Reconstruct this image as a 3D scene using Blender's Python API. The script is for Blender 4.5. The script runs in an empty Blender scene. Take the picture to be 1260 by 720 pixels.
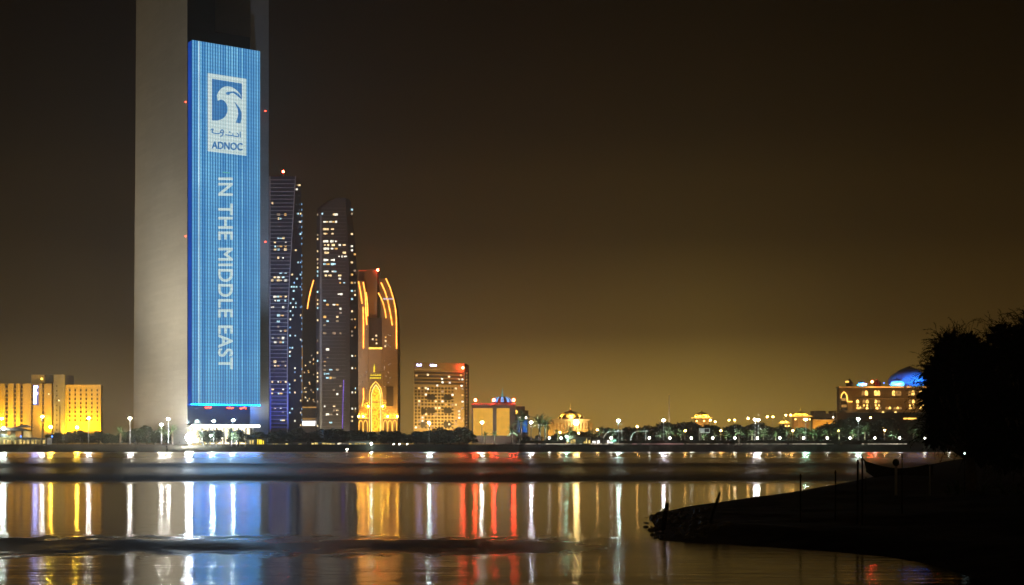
import bpy, bmesh, math, random
from mathutils import Vector, Matrix
random.seed(7)
S = bpy.context.scene
COL = S.collection
R = math.radians

# ------------------------------------------------------------------ camera, world, light, exposure
F, CX, HY, CAMZ = 1750.0, 630.0, 548.0, 4.0        # focal length in photo pixels, centre column, horizon row, eye height
cam_d = bpy.data.cameras.new('camera')
cam = bpy.data.objects.new('camera', cam_d); COL.objects.link(cam)
cam.location = (0, 0, CAMZ); cam.rotation_euler = (R(90), 0, 0)
cam_d.sensor_width = 36; cam_d.lens = 36 * F / 1260
cam_d.shift_y = (HY - 360) / 1260
cam_d.clip_start = 0.5; cam_d.clip_end = 30000
S.camera = cam

W = bpy.data.worlds.new('World'); S.world = W; W.use_nodes = True
def build_world():
    nt = W.node_tree; n = nt.nodes; l = nt.links; n.clear()
    out = n.new('ShaderNodeOutputWorld'); add = n.new('ShaderNodeAddShader'); l.new(add.outputs[0], out.inputs[0])
    sky = n.new('ShaderNodeTexSky'); sky.sky_type = 'NISHITA'; sky.sun_disc = False
    sky.sun_elevation = R(-4); sky.sun_rotation = R(200)
    b0 = n.new('ShaderNodeBackground'); b0.inputs[1].default_value = 0.0004
    l.new(sky.outputs[0], b0.inputs[0]); l.new(b0.outputs[0], add.inputs[0])
    # glow of the city: sodium light scattered in the humid air, strongest low over the shore
    tc = n.new('ShaderNodeTexCoord'); sp = n.new('ShaderNodeSeparateXYZ'); l.new(tc.outputs['Generated'], sp.inputs[0])
    mr = n.new('ShaderNodeMapRange'); mr.inputs[1].default_value = 0; mr.inputs[2].default_value = 0.6
    l.new(sp.outputs[2], mr.inputs[0])
    r1 = n.new('ShaderNodeValToRGB'); l.new(mr.outputs[0], r1.inputs[0])
    stops = [(0.0, (.43, .265, .055)), (.045, (.385, .235, .049)), (.13, (.112, .065, .0150)), (.24, (.030, .0175, .0052)),
             (.36, (.0095, .0056, .0025)), (.52, (.003, .0017, .0009)), (.75, (.002, .0012, .0008)), (1.0, (.0015, .001, .001))]
    cr = r1.color_ramp
    while len(cr.elements) < len(stops): cr.elements.new(.5)
    for e, (p, c) in zip(cr.elements, stops): e.position = p; e.color = (*c, 1)
    mx = n.new('ShaderNodeMapRange'); mx.inputs[1].default_value = -.42; mx.inputs[2].default_value = .42
    l.new(sp.outputs[0], mx.inputs[0])
    r2 = n.new('ShaderNodeValToRGB'); l.new(mx.outputs[0], r2.inputs[0])
    st2 = [(0, (.32, .35, .56)), (.18, (.43, .46, .78)), (.36, (.74, .70, .88)), (.52, (1.02, .98, .98)), (.66, (1.05, 1.07, .92)), (.80, (.62, .60, .50)), (1, (.34, .31, .30))]
    cr = r2.color_ramp
    while len(cr.elements) < len(st2): cr.elements.new(.5)
    for e, (p, c) in zip(cr.elements, st2): e.position = p; e.color = (*c, 1)
    # soft uneven murk
    nz = n.new('ShaderNodeTexNoise'); nz.inputs['Scale'].default_value = 5; nz.inputs['Detail'].default_value = 3
    l.new(tc.outputs['Generated'], nz.inputs[0])
    nm = n.new('ShaderNodeMapRange'); nm.inputs[1].default_value = .3; nm.inputs[2].default_value = .7; nm.inputs[3].default_value = .88; nm.inputs[4].default_value = 1.12
    l.new(nz.outputs[0], nm.inputs[0])
    m1 = n.new('ShaderNodeVectorMath'); m1.operation = 'MULTIPLY'; l.new(r1.outputs[0], m1.inputs[0]); l.new(r2.outputs[0], m1.inputs[1])
    m2 = n.new('ShaderNodeVectorMath'); m2.operation = 'SCALE'; l.new(m1.outputs[0], m2.inputs[0]); l.new(nm.outputs[0], m2.inputs[3])
    b1 = n.new('ShaderNodeBackground'); b1.inputs[1].default_value = 1.0
    l.new(m2.outputs[0], b1.inputs[0]); l.new(b1.outputs[0], add.inputs[1])
build_world()
sun_d = bpy.data.lights.new('moon', 'SUN'); sun_d.energy = 0.002; sun_d.angle = R(.5); sun_d.color = (1, .95, .88)
sun = bpy.data.objects.new('moon', sun_d); COL.objects.link(sun); sun.rotation_euler = (R(50), 0, R(-20))
S.view_settings.view_transform = 'Standard'; S.view_settings.look = 'None'
S.view_settings.exposure = 0; S.view_settings.gamma = 1; S.view_settings.use_curve_mapping = False
S.render.engine = 'CYCLES'
cy = S.cycles
cy.use_denoising = True
cy.max_bounces = 6; cy.diffuse_bounces = 1; cy.glossy_bounces = 2; cy.transmission_bounces = 2; cy.volume_bounces = 0
cy.sample_clamp_indirect = 4; cy.use_light_tree = True
cy.caustics_reflective = False; cy.caustics_refractive = False

# ------------------------------------------------------------------ helpers
def P(px, py, d): return Vector(((px - CX) / F * d, d, CAMZ + (HY - py) / F * d))
def XW(px, d): return (px - CX) / F * d
def ZW(py, d): return CAMZ + (HY - py) / F * d

class MB:
    def __init__(s): s.v = []; s.f = []
    def add(s, vs, fs):
        o = len(s.v); s.v += [tuple(v) for v in vs]; s.f += [tuple(i + o for i in f) for f in fs]; return s
    def box(s, x0, x1, y0, y1, z0, z1):
        return s.add([(x0,y0,z0),(x1,y0,z0),(x1,y1,z0),(x0,y1,z0),(x0,y0,z1),(x1,y0,z1),(x1,y1,z1),(x0,y1,z1)],
                     [(3,2,1,0),(4,5,6,7),(0,1,5,4),(1,2,6,5),(2,3,7,6),(3,0,4,7)])
    def loft(s, secs, cap=True):           # secs: list of rings of 3-D points (counter-clockwise from above)
        n = len(secs[0]); vs = [p for r in secs for p in r]; fs = []
        for k in range(len(secs) - 1):
            for i in range(n):
                j = (i + 1) % n
                fs.append((k*n+i, k*n+j, (k+1)*n+j, (k+1)*n+i))
        if cap: fs += [tuple(reversed(range(n))), tuple(range((len(secs)-1)*n, len(secs)*n))]
        return s.add(vs, fs)
    def prism(s, plan, z0, z1, plan1=None):
        return s.loft([[(x, y, z0) for x, y in plan], [(x, y, z1) for x, y in (plan1 or plan)]])
    def lathe(s, prof, n=20, c=(0, 0), squash=1.0):
        return s.loft([[(c[0]+r*math.cos(2*math.pi*i/n), c[1]+squash*r*math.sin(2*math.pi*i/n), z) for i in range(n)] for r, z in prof])
    def tube(s, pts, r, n=6):
        pts = [Vector(p) for p in pts]; rs = r if isinstance(r, (list, tuple)) else [r]*len(pts); rings = []
        for i, p in enumerate(pts):
            t = (pts[min(i+1, len(pts)-1)] - pts[max(i-1, 0)]).normalized()
            a = t.cross(Vector((0, 1, 0)) if abs(t.y) < .9 else Vector((1, 0, 0))).normalized(); b = t.cross(a)
            rings.append([p + (a*math.cos(2*math.pi*k/n) + b*math.sin(2*math.pi*k/n))*rs[i] for k in range(n)])
        return s.loft(rings)
    def ball(s, c, r, n=8, m=5, sq=1.0):
        prof = [(max(.001, r*math.sin(math.pi*k/m)), c[2] - sq*r*math.cos(math.pi*k/m)) for k in range(m+1)]
        return s.lathe(prof, n, (c[0], c[1]))
    def wallpoly(s, pts, y0, y1):          # polygon in x-z, thickness y0..y1
        n = len(pts)
        return s.add([(x, y0, z) for x, z in pts] + [(x, y1, z) for x, z in pts],
                     [tuple(range(n)), tuple(reversed(range(n, 2*n)))] + [(i, i+n, (i+1) % n + n, (i+1) % n) for i in range(n)])
    def strip(s, pts, w, y0, y1):          # ribbon following a line in x-z, width w, thickness y0..y1
        for (x0, z0), (x1, z1) in zip(pts, pts[1:]):
            t = Vector((x1-x0, z1-z0)).normalized(); nx, nz = -t.y*w/2, t.x*w/2
            ex, ez = t.x*w*.2, t.y*w*.2
            s.wallpoly([(x0+nx-ex, z0+nz-ez), (x0-nx-ex, z0-nz-ez), (x1-nx+ex, z1-nz+ez), (x1+nx+ex, z1+nz+ez)], y0, y1)
        return s
    def mesh(s, name, m):
        me = bpy.data.meshes.new(name); me.from_pydata(s.v, [], s.f); me.update()
        if m: me.materials.append(m)
        return me
    def build(s, name, m, parent=None, loc=(0, 0, 0), smooth=False):
        me = s.mesh(name, m)
        bm = bmesh.new(); bm.from_mesh(me); bmesh.ops.recalc_face_normals(bm, faces=bm.faces); bm.to_mesh(me); bm.free()
        if smooth:
            for p in me.polygons: p.use_smooth = True
        o = bpy.data.objects.new(name, me); COL.objects.link(o); o.location = loc
        if parent: o.parent = parent
        return o

def tag(o, label=None, cat=None, group=None, kind=None):
    if label: o['label'] = label
    if cat: o['category'] = cat
    if group: o['group'] = group
    if kind: o['kind'] = kind
    return o
def thing(name, label, cat, loc, group=None):
    o = bpy.data.objects.new(name, None); COL.objects.link(o); o.location = loc; o.empty_display_size = .5
    return tag(o, label, cat, group, 'thing')
def dup(root, loc, label, group, rz=0, sc=1.0, mats=None):
    r = root.copy(); COL.objects.link(r); r.location = loc; r.rotation_euler = (0, 0, rz); r.scale = (sc,)*3
    r['label'] = label; r['group'] = group
    for ch in root.children:
        c = ch.copy(); COL.objects.link(c); c.parent = r
        for g in ch.children:
            d = g.copy(); COL.objects.link(d); d.parent = c
    return r
def inst(name, me, parent, loc=(0, 0, 0)):
    o = bpy.data.objects.new(name, me); COL.objects.link(o); o.location = loc; o.parent = parent; return o

# ------------------------------------------------------------------ materials
def mat(name, col, rough=.6, var=.15, scale=3.0, metal=0.0, bump=0.0, stretch=(1, 1, 1), spec=.5):
    m = bpy.data.materials.new(name); m.use_nodes = True; nt = m.node_tree; n = nt.nodes; l = nt.links
    b = n['Principled BSDF']; b.inputs['Roughness'].default_value = rough; b.inputs['Metallic'].default_value = metal
    b.inputs['Specular IOR Level'].default_value = spec
    tc = n.new('ShaderNodeTexCoord'); mp = n.new('ShaderNodeMapping'); mp.inputs['Scale'].default_value = stretch
    nz = n.new('ShaderNodeTexNoise'); nz.inputs['Scale'].default_value = scale; nz.inputs['Detail'].default_value = 6
    l.new(tc.outputs['Object'], mp.inputs[0]); l.new(mp.outputs[0], nz.inputs[0])
    mr = n.new('ShaderNodeMapRange'); mr.inputs[1].default_value = .3; mr.inputs[2].default_value = .7
    mr.inputs[3].default_value = 1-var; mr.inputs[4].default_value = 1+var; l.new(nz.outputs[0], mr.inputs[0])
    vm = n.new('ShaderNodeVectorMath'); vm.operation = 'SCALE'; vm.inputs[0].default_value = col; l.new(mr.outputs[0], vm.inputs[3])
    l.new(vm.outputs[0], b.inputs['Base Color'])
    if bump:
        bp = n.new('ShaderNodeBump'); bp.inputs['Distance'].default_value = bump; l.new(nz.outputs[0], bp.inputs['Height']); l.new(bp.outputs[0], b.inputs['Normal'])
    return m
def emit(name, col, s, var=.25, scale=.6):
    m = bpy.data.materials.new(name); m.use_nodes = True; nt = m.node_tree; n = nt.nodes; l = nt.links; n.clear()
    o = n.new('ShaderNodeOutputMaterial'); e = n.new('ShaderNodeEmission'); e.inputs[0].default_value = (*col, 1); l.new(e.outputs[0], o.inputs[0])
    if var:
        tc = n.new('ShaderNodeTexCoord'); nz = n.new('ShaderNodeTexNoise'); nz.inputs['Scale'].default_value = scale
        l.new(tc.outputs['Object'], nz.inputs[0])
        mr = n.new('ShaderNodeMapRange'); mr.inputs[1].default_value = .3; mr.inputs[2].default_value = .7
        mr.inputs[3].default_value = s*(1-var); mr.inputs[4].default_value = s*(1+var); l.new(nz.outputs[0], mr.inputs[0]); l.new(mr.outputs[0], e.inputs[1])
    else: e.inputs[1].default_value = s
    return m
def tiles(name, col, tw, th, var=.12, joint=.75, rough=.6):   # cladding panels on upright walls: joints on x+y and z
    m = bpy.data.materials.new(name); m.use_nodes = True; nt = m.node_tree; n = nt.nodes; l = nt.links
    b = n['Principled BSDF']; b.inputs['Roughness'].default_value = rough
    tc = n.new('ShaderNodeTexCoord'); sp = n.new('ShaderNodeSeparateXYZ'); l.new(tc.outputs['Object'], sp.inputs[0])
    ad = n.new('ShaderNodeMath'); ad.operation = 'ADD'; l.new(sp.outputs[0], ad.inputs[0]); l.new(sp.outputs[1], ad.inputs[1])
    cb = n.new('ShaderNodeCombineXYZ'); l.new(ad.outputs[0], cb.inputs[0]); l.new(sp.outputs[2], cb.inputs[1])
    br = n.new('ShaderNodeTexBrick'); l.new(cb.outputs[0], br.inputs[0])
    br.inputs['Color1'].default_value = (*[c*(1-var) for c in col], 1); br.inputs['Color2'].default_value = (*[c*(1+var) for c in col], 1)
    br.inputs['Mortar'].default_value = (*[c*joint for c in col], 1); br.inputs['Scale'].default_value = 1
    br.inputs['Mortar Size'].default_value = .06; br.inputs['Brick Width'].default_value = tw; br.inputs['Row Height'].default_value = th
    nz = n.new('ShaderNodeTexNoise'); nz.inputs['Scale'].default_value = .05; nz.inputs['Detail'].default_value = 5; l.new(tc.outputs['Object'], nz.inputs[0])
    mr = n.new('ShaderNodeMapRange'); mr.inputs[1].default_value = .3; mr.inputs[2].default_value = .7; mr.inputs[3].default_value = .95; mr.inputs[4].default_value = 1.05
    l.new(nz.outputs[0], mr.inputs[0])
    vm = n.new('ShaderNodeVectorMath'); vm.operation = 'SCALE'; l.new(br.outputs[0], vm.inputs[0]); l.new(mr.outputs[0], vm.inputs[3])
    l.new(vm.outputs[0], b.inputs['Base Color'])
    return m
M = dict(
    stone=tiles('granite_cladding', (.30, .29, .27), 6, 3.2, .06), glass=mat('dark_glass', (.02, .024, .03), .12, .2, .3),
    dark=mat('dark_metal', (.03, .03, .035), .5), concrete=tiles('concrete', (.30, .28, .25), 5, 3.6),
    cream=tiles('cream_render', (.55, .41, .17), 6, 3.2, .05, .92), tan=tiles('tan_stone', (.40, .30, .18), 3, 1.4, .08, .85),
    brownglass=mat('bronze_glass', (.09, .075, .068), .2, .25, .4), bluepane=mat('blue_glass', (.03, .045, .10), .15, .3, .4),
    whitemetal=mat('white_metal', (.55, .56, .6), .45), white=mat('white_paint', (.75, .73, .68), .5),
    roofdark=mat('roof_brown', (.06, .045, .035), .7), dome=mat('gilded_dome', (.55, .42, .16), .35, .2, 1.5),
    domeblue=tiles('glazed_dome', (.35, .42, .5), 2.2, 2.0, .15, .35), leaf=mat('foliage', (.03, .042, .02), .7, .5, .6),
    palmleaf=mat('palm_frond', (.085, .13, .05), .6, .4, .8), bark=mat('bark', (.12, .09, .065), .9, .3, 4, bump=.05),
    hedge=mat('hedge', (.03, .045, .02), .8, .5, 1.2), sand=mat('beach_sand', (.055, .046, .034), .95, .2, .15, spec=0),
    rock=mat('revetment_rock', (.022, .020, .016), .95, .5, .35, bump=.3, spec=0), land=mat('paved_land', (.10, .09, .08), .95, .2, .05, spec=0),
    wood=mat('weathered_wood', (.022, .018, .014), .85, .4, 6, stretch=(1, 1, 6), spec=.1), steel=mat('galvanised_steel', (.35, .35, .36), .45, .15, 2),
    flowers=mat('pale_planter_wall', (.6, .55, .48), .8, .35, .5),
)
def windowset():
    c = dict(w_warm=((1, .72, .36), 1.9), w_white=((1, .93, .75), 1.9), w_cool=((.55, .9, 1), 1.6), w_amber=((1, .55, .15), 1.3), w_dim=((.9, .65, .4), .55), w_bluish=((.3, .6, 1), 1.2))
    return {k: emit('lit_' + k[2:] + '_window', col, s, .5, .35) for k, (col, s) in c.items()}
WIN = windowset(); WK = ['w_warm', 'w_white', 'w_cool', 'w_amber', 'w_dim', 'w_bluish']
LAMP = dict(
    white=emit('white_floodlight', (1, .97, .85), 480, 0), cool=emit('cool_floodlight', (.75, 1, .92), 480, 0), green=emit('greenish_floodlight', (.45, 1, .75), 420, 0),
    violet=emit('violet_white_floodlight', (.95, .88, 1), 480, 0), amber=emit('sodium_lamp', (1, .52, .13), 110, 0), yellow=emit('yellow_lamp', (1, .6, .05), 600, 0),
    globe=emit('globe_lamp', (1, .95, .8), 40, 0), blast=emit('glaring_floodlight', (.85, .96, 1), 560, 0),
    red=emit('red_beacon', (1, .05, .02), 230, 0), redsoft=emit('red_light', (1, .06, .03), 12, 0), blue=emit('blue_light', (.05, .2, 1), 8, 0),
    orange=emit('orange_light_strip', (1, .34, .05), 5.0, .3, .2), goldstrip=emit('gold_light_strip', (1, .52, .08), 3.2, .3, .3), softgold=emit('soft_gold_strip', (1, .5, .12), .6, .5, .2),
    whitestrip=emit('white_light_strip', (1, .97, .9), 6, .2, .3), lobby=emit('lobby_light', (1, .85, .58), 2.4, .6, .4), purple=emit('purple_light_strip', (.35, .2, 1), .8, .3, .2),
    bluestrip=emit('blue_light_strip', (.08, .14, 1), .55, .3, .2), sign=emit('white_sign', (.42, .45, 1), 22, 0), panel=emit('backlit_onyx', (1, .50, .065), .95, .10, .25),
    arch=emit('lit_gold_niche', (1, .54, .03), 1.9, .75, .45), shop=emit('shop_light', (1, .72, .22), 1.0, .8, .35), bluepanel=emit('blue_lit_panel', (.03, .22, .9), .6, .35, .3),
    yellowsign=emit('yellow_sign', (1, .75, .05), 1.6, .2, .5), coolshop=emit('white_shop_light', (1, .93, .9), 2.2, .7, .5),
)
def spot(parent, loc, target, energy, col, angle=60, blend=.6, size=.4):
    d = bpy.data.lights.new('floodlight', 'SPOT'); d.energy = energy; d.color = col; d.spot_size = R(angle); d.spot_blend = blend; d.shadow_soft_size = size
    o = bpy.data.objects.new('floodlight', d); COL.objects.link(o); o.location = loc
    o.rotation_euler = (Vector(target) - Vector(loc)).to_track_quat('-Z', 'Y').to_euler()
    o.parent = parent; return o
GZ = 4.6   # level of the far shore

# ------------------------------------------------------------------ water, land, haze
def water_material():
    m = bpy.data.materials.new('sea_water'); m.use_nodes = True; nt = m.node_tree; n = nt.nodes; l = nt.links; n.clear()
    out = n.new('ShaderNodeOutputMaterial'); mix = n.new('ShaderNodeMixShader'); l.new(mix.outputs[0], out.inputs[0])
    df = n.new('ShaderNodeBsdfDiffuse'); df.inputs[0].default_value = (.004, .006, .007, 1)
    gl = n.new('ShaderNodeBsdfGlossy'); gl.distribution = 'BECKMANN'; gl.inputs['Color'].default_value = (.93, .93, .93, 1)
    l.new(df.outputs[0], mix.inputs[1]); l.new(gl.outputs[0], mix.inputs[2])
    fr = n.new('ShaderNodeFresnel'); fr.inputs[0].default_value = 1.33; fb = n.new('ShaderNodeMath'); fb.operation = 'MULTIPLY'; fb.inputs[1].default_value = 1.05; fb.use_clamp = True; l.new(fr.outputs[0], fb.inputs[0]); l.new(fb.outputs[0], mix.inputs[0])
    tc = n.new('ShaderNodeTexCoord'); sp = n.new('ShaderNodeSeparateXYZ'); l.new(tc.outputs['Object'], sp.inputs[0])
    def math_(op, a, b=None):
        x = n.new('ShaderNodeMath'); x.operation = op
        for i, q in enumerate((a, b)):
            if q is None: continue
            if isinstance(q, (int, float)): x.inputs[i].default_value = q
            else: l.new(q, x.inputs[i])
        return x.outputs[0]
    def noise(sx, sy, scale, det=3):
        mp = n.new('ShaderNodeMapping'); mp.inputs['Scale'].default_value = (sx, sy, 1); l.new(tc.outputs['Object'], mp.inputs[0])
        q = n.new('ShaderNodeTexNoise'); q.inputs['Scale'].default_value = scale; q.inputs['Detail'].default_value = det; l.new(mp.outputs[0], q.inputs[0]); return q.outputs[0]
    # wind lanes lie across the bay: the roughness depends on the distance out from the shore
    wob = math_('ADD', math_('MULTIPLY', math_('SUBTRACT', noise(.02, .05, 1.0), .5), .14), math_('MULTIPLY', math_('SUBTRACT', noise(.9, .7, 1.0, 4), .5), .22))
    ys = math_('MULTIPLY', sp.outputs[1], math_('ADD', wob, 1.0))
    inv = math_('DIVIDE', 7000.0, math_('MAXIMUM', sp.outputs[1], 30.0))            # 8 far shore ... 172 near
    inv3 = math_('DIVIDE', 7000.0, math_('MAXIMUM', math_('MULTIPLY', sp.outputs[1], math_('ADD', 1.0, math_('MULTIPLY', math_('SUBTRACT', noise(.05, .03, 1.0, 4), .5), .16))), 30.0))
    inv2 = math_('DIVIDE', 7000.0, math_('MAXIMUM', ys, 30.0))
    def ramp(src, stops, hi):
        mr = n.new('ShaderNodeMapRange'); mr.inputs[2].default_value = hi; l.new(src, mr.inputs[0])
        r = n.new('ShaderNodeValToRGB'); c = r.color_ramp
        while len(c.elements) < len(stops): c.elements.new(.5)
        for e, (p, v) in zip(c.elements, stops): e.position = p/hi; e.color = (v, v, v, 1)
        l.new(mr.outputs[0], r.inputs[0]); return r.outputs[0]
    far = ramp(inv3, [(0, .30), (9, .30), (11, .24), (14.5, .22), (16, .30), (19, .30), (21.5, .34), (23, .56), (26, .50), (30, .36), (34, .42), (39, .62), (42.5, .66), (44.5, .45)], 180)
    near = ramp(inv3, [(0, .36), (43, .36), (46, .27), (49, .17), (54, .13), (80, .12), (105, .125), (116, .15), (125, .18), (137, .15), (150, .14), (176, .14)], 180)
    m_ = n.new('ShaderNodeMix'); m_.data_type = 'FLOAT'
    st = math_('GREATER_THAN', inv3, 44.5); l.new(st, m_.inputs[0]); l.new(far, m_.inputs[2]); l.new(near, m_.inputs[3])
    # (the cat's-paw below also roughens the surface)
    # small waves: nearly glassy inshore, a cat's-paw of short steep ripples across the left, a light chop close by
    amp = ramp(inv2, [(0, .0), (43, .0), (50, .010), (100, .016), (140, .030), (176, .034)], 180)
    cat = ramp(inv2, [(0, .0), (112, .0), (118, .75), (126, 1.0), (131, .6), (138, .0), (176, .0)], 180)
    xm = n.new('ShaderNodeMapRange'); xm.interpolation_type = 'SMOOTHSTEP'; xm.inputs[1].default_value = -4; xm.inputs[2].default_value = 5; xm.inputs[3].default_value = 1; xm.inputs[4].default_value = .18
    l.new(sp.outputs[0], xm.inputs[0])
    pn = n.new('ShaderNodeMapRange'); pn.inputs[1].default_value = .36; pn.inputs[2].default_value = .58; pn.inputs[3].default_value = .25; l.new(noise(.16, .12, 1.0, 3), pn.inputs[0])
    paw = math_('MULTIPLY', math_('MULTIPLY', cat, xm.outputs[0]), pn.outputs[0])
    l.new(math_('ADD', m_.outputs[0], math_('MULTIPLY', paw, .50)), gl.inputs['Roughness'])
    h1 = math_('MULTIPLY', math_('ADD', noise(.35, 1.5, 1.0, 3), math_('MULTIPLY', noise(.08, .4, 1.0, 2), 1.2)), amp)
    h2 = math_('MULTIPLY', noise(.9, 1.3, 1.0, 4), math_('MULTIPLY', paw, .12))
    bp = n.new('ShaderNodeBump'); bp.inputs['Distance'].default_value = 1.0; l.new(math_('ADD', h1, h2), bp.inputs['Height'])
    l.new(bp.outputs[0], gl.inputs['Normal'])
    return m
mb = MB()
mb.add([(-1200, -40, 0), (1200, -40, 0), (1200, 905, 0), (-1200, 905, 0)], [(0, 1, 2, 3)])
tag(mb.build('water', water_material()), kind='structure')

def far_land():
    mb = MB(); xs = [-1200, -700, -560, -420, -330, -280, -240, -205, -190, -175, -150, -100, 0, 100, 300, 600, 1200]
    prof = []
    for x in xs:
        t = min(1, max(0, (x + 205) / 40))            # 0 beach on the left, 1 rock revetment
        y0 = 862*(1-t) + 872*t
        if x < -330: y0 -= 8
        prof.append([(x, y0-6, -.8), (x, y0, .05), (x, y0+6*(1-t)+3*t, 1.1), (x, y0+(26*(1-t)+9*t), 3.2), (x, y0+(40*(1-t)+13*t), GZ), (x, 1000, GZ), (x, 1800, GZ)])
    n = len(prof[0]); k = len(xs)
    fs = [(i*n+j, (i+1)*n+j, (i+1)*n+j+1, i*n+j+1) for i in range(k-1) for j in range(n-1)]
    me = mb.add([p for r in prof for p in r], fs).build('ground', M['land'])
    for nm in ('sand', 'rock'): me.data.materials.append(M[nm])
    for p in me.data.polygons:
        c = p.center
        if c.y < 915: p.material_index = 1 if c.x < -180 else 2
    tag(me, kind='structure')
far_land()
def haze():
    mb = MB().box(-1250, 1250, -60, 1850, -2.2, 352)
    m = bpy.data.materials.new('haze'); m.use_nodes = True; nt = m.node_tree; nt.nodes.clear()
    o = nt.nodes.new('ShaderNodeOutputMaterial'); v = nt.nodes.new('ShaderNodeVolumePrincipled'); nt.links.new(v.outputs[0], o.inputs['Volume'])
    v.inputs['Color'].default_value = (.80, .75, .68, 1); v.inputs['Density'].default_value = .00026; v.inputs['Anisotropy'].default_value = .68
    tag(mb.build('haze', m), kind='stuff')
haze()

# ------------------------------------------------------------------ building frame
class Fr:
    def __init__(s, name, label, cat, cx, d, z=GZ, group=None):
        s.d = d; s.x0 = XW(cx, d); s.z = z; s.o = thing(name, label, cat, (s.x0, d, z), group)
    def x(s, px, y=0): return XW(px, s.d + y) - s.x0
    def h(s, py, y=0): return ZW(py, s.d + y) - s.z
    def box(s, px0, px1, py0, py1, y0, y1, mb=None):      # py0 top, py1 bottom, measured at the front face
        mb = mb or MB()
        return mb.box(s.x(px0, y0), s.x(px1, y0), y0, y1, s.h(py1, y0), s.h(py0, y0))
    def pts(s, l, y=0): return [(s.x(a, y), s.h(b, y)) for a, b in l]
    def win(s, px0, px1, py0, py1, y, m, name='lit_window', th=.25):
        return s.box(px0, px1, py0, py1, y-th, y-.02).build(name, m, s.o)

def text_mesh(txt, name, m, size_h, mtx, parent, bold=0.0, extr=.06, spacing=1.0, shifts=None):
    c = bpy.data.curves.new(name, 'FONT'); c.body = txt; c.size = 1; c.extrude = 0; c.offset = bold; c.space_character = spacing
    o = bpy.data.objects.new(name, c); COL.objects.link(o)
    bpy.context.view_layer.update()
    me = bpy.data.meshes.new_from_object(o.evaluated_get(bpy.context.evaluated_depsgraph_get()))
    COL.objects.unlink(o); bpy.data.objects.remove(o)
    xs = [v.co.x for v in me.vertices]; ys = [v.co.y for v in me.vertices]
    x0, x1, y0, y1 = min(xs), max(xs), min(ys), max(ys)
    for v in me.vertices: v.co = Vector(mtx((v.co.x-x0)/(x1-x0), (v.co.y-y0)/(y1-y0)))
    if shifts:
        bm = bmesh.new(); src = bmesh.new(); src.from_mesh(me)
        for k, (dx, dz) in enumerate(shifts):
            mp = {v: bm.verts.new(v.co + Vector((dx, -.006*k, dz))) for v in src.verts}
            for fc in src.faces: bm.faces.new([mp[v] for v in fc.verts])
        bm.to_mesh(me); bm.free(); src.free()
    me.materials.clear(); me.materials.append(m); me.name = name
    ob = bpy.data.objects.new(name, me); COL.objects.link(ob); ob.parent = parent
    return ob

# ------------------------------------------------------------------ skyscraper with the screen
def led_material(name, base, light, s):
    m = bpy.data.materials.new(name); m.use_nodes = True; nt = m.node_tree; n = nt.nodes; l = nt.links; n.clear()
    out = n.new('ShaderNodeOutputMaterial'); e = n.new('ShaderNodeEmission'); l.new(e.outputs[0], out.inputs[0]); e.inputs[1].default_value = s
    tc = n.new('ShaderNodeTexCoord'); sp = n.new('ShaderNodeSeparateXYZ'); l.new(tc.outputs['Object'], sp.inputs[0])
    def mt(op, a, b):
        x = n.new('ShaderNodeMath'); x.operation = op
        for i, q in enumerate((a, b)):
            if isinstance(q, (int, float)): x.inputs[i].default_value = q
            else: l.new(q, x.inputs[i])
        return x.outputs[0]
    fl = mt('FLOOR', mt('DIVIDE', sp.outputs[0], 1.75), 0)
    prof = mt('POWER', mt('ADD', mt('MULTIPLY', mt('COSINE', mt('MULTIPLY', mt('ADD', sp.outputs[0], -.875), 3.5904), 0), .5), .5), 1.25)
    wn = n.new('ShaderNodeTexWhiteNoise'); wn.noise_dimensions = '1D'; l.new(fl, wn.inputs['W'])
    nz = n.new('ShaderNodeTexNoise'); nz.noise_dimensions = '1D'; nz.inputs['Scale'].default_value = .16; l.new(sp.outputs[0], nz.inputs['W'])
    a = mt('MULTIPLY', prof, mt('ADD', mt('MULTIPLY', wn.outputs[0], .62), .38))
    # the stripes grow a little clearer low down, as the drivers of the wall do
    rn = n.new('ShaderNodeTexNoise'); rn.inputs['Scale'].default_value = .05; l.new(tc.outputs['Object'], rn.inputs[0])
    a = mt('MULTIPLY', a, mt('ADD', mt('MULTIPLY', rn.outputs[0], .9), .5))
    mx = n.new('ShaderNodeMix'); mx.data_type = 'RGBA'; l.new(a, mx.inputs[0]); mx.inputs[6].default_value = (*base, 1); mx.inputs[7].default_value = (*light, 1)
    # pixel rows
    row = mt('ADD', mt('MULTIPLY', mt('SINE', mt('MULTIPLY', sp.outputs[2], 2.6), 0), .09), .95)
    vm = n.new('ShaderNodeVectorMath'); vm.operation = 'SCALE'; l.new(mx.outputs[2], vm.inputs[0]); l.new(row, vm.inputs[3]); l.new(vm.outputs[0], e.inputs[0])
    return m
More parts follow.
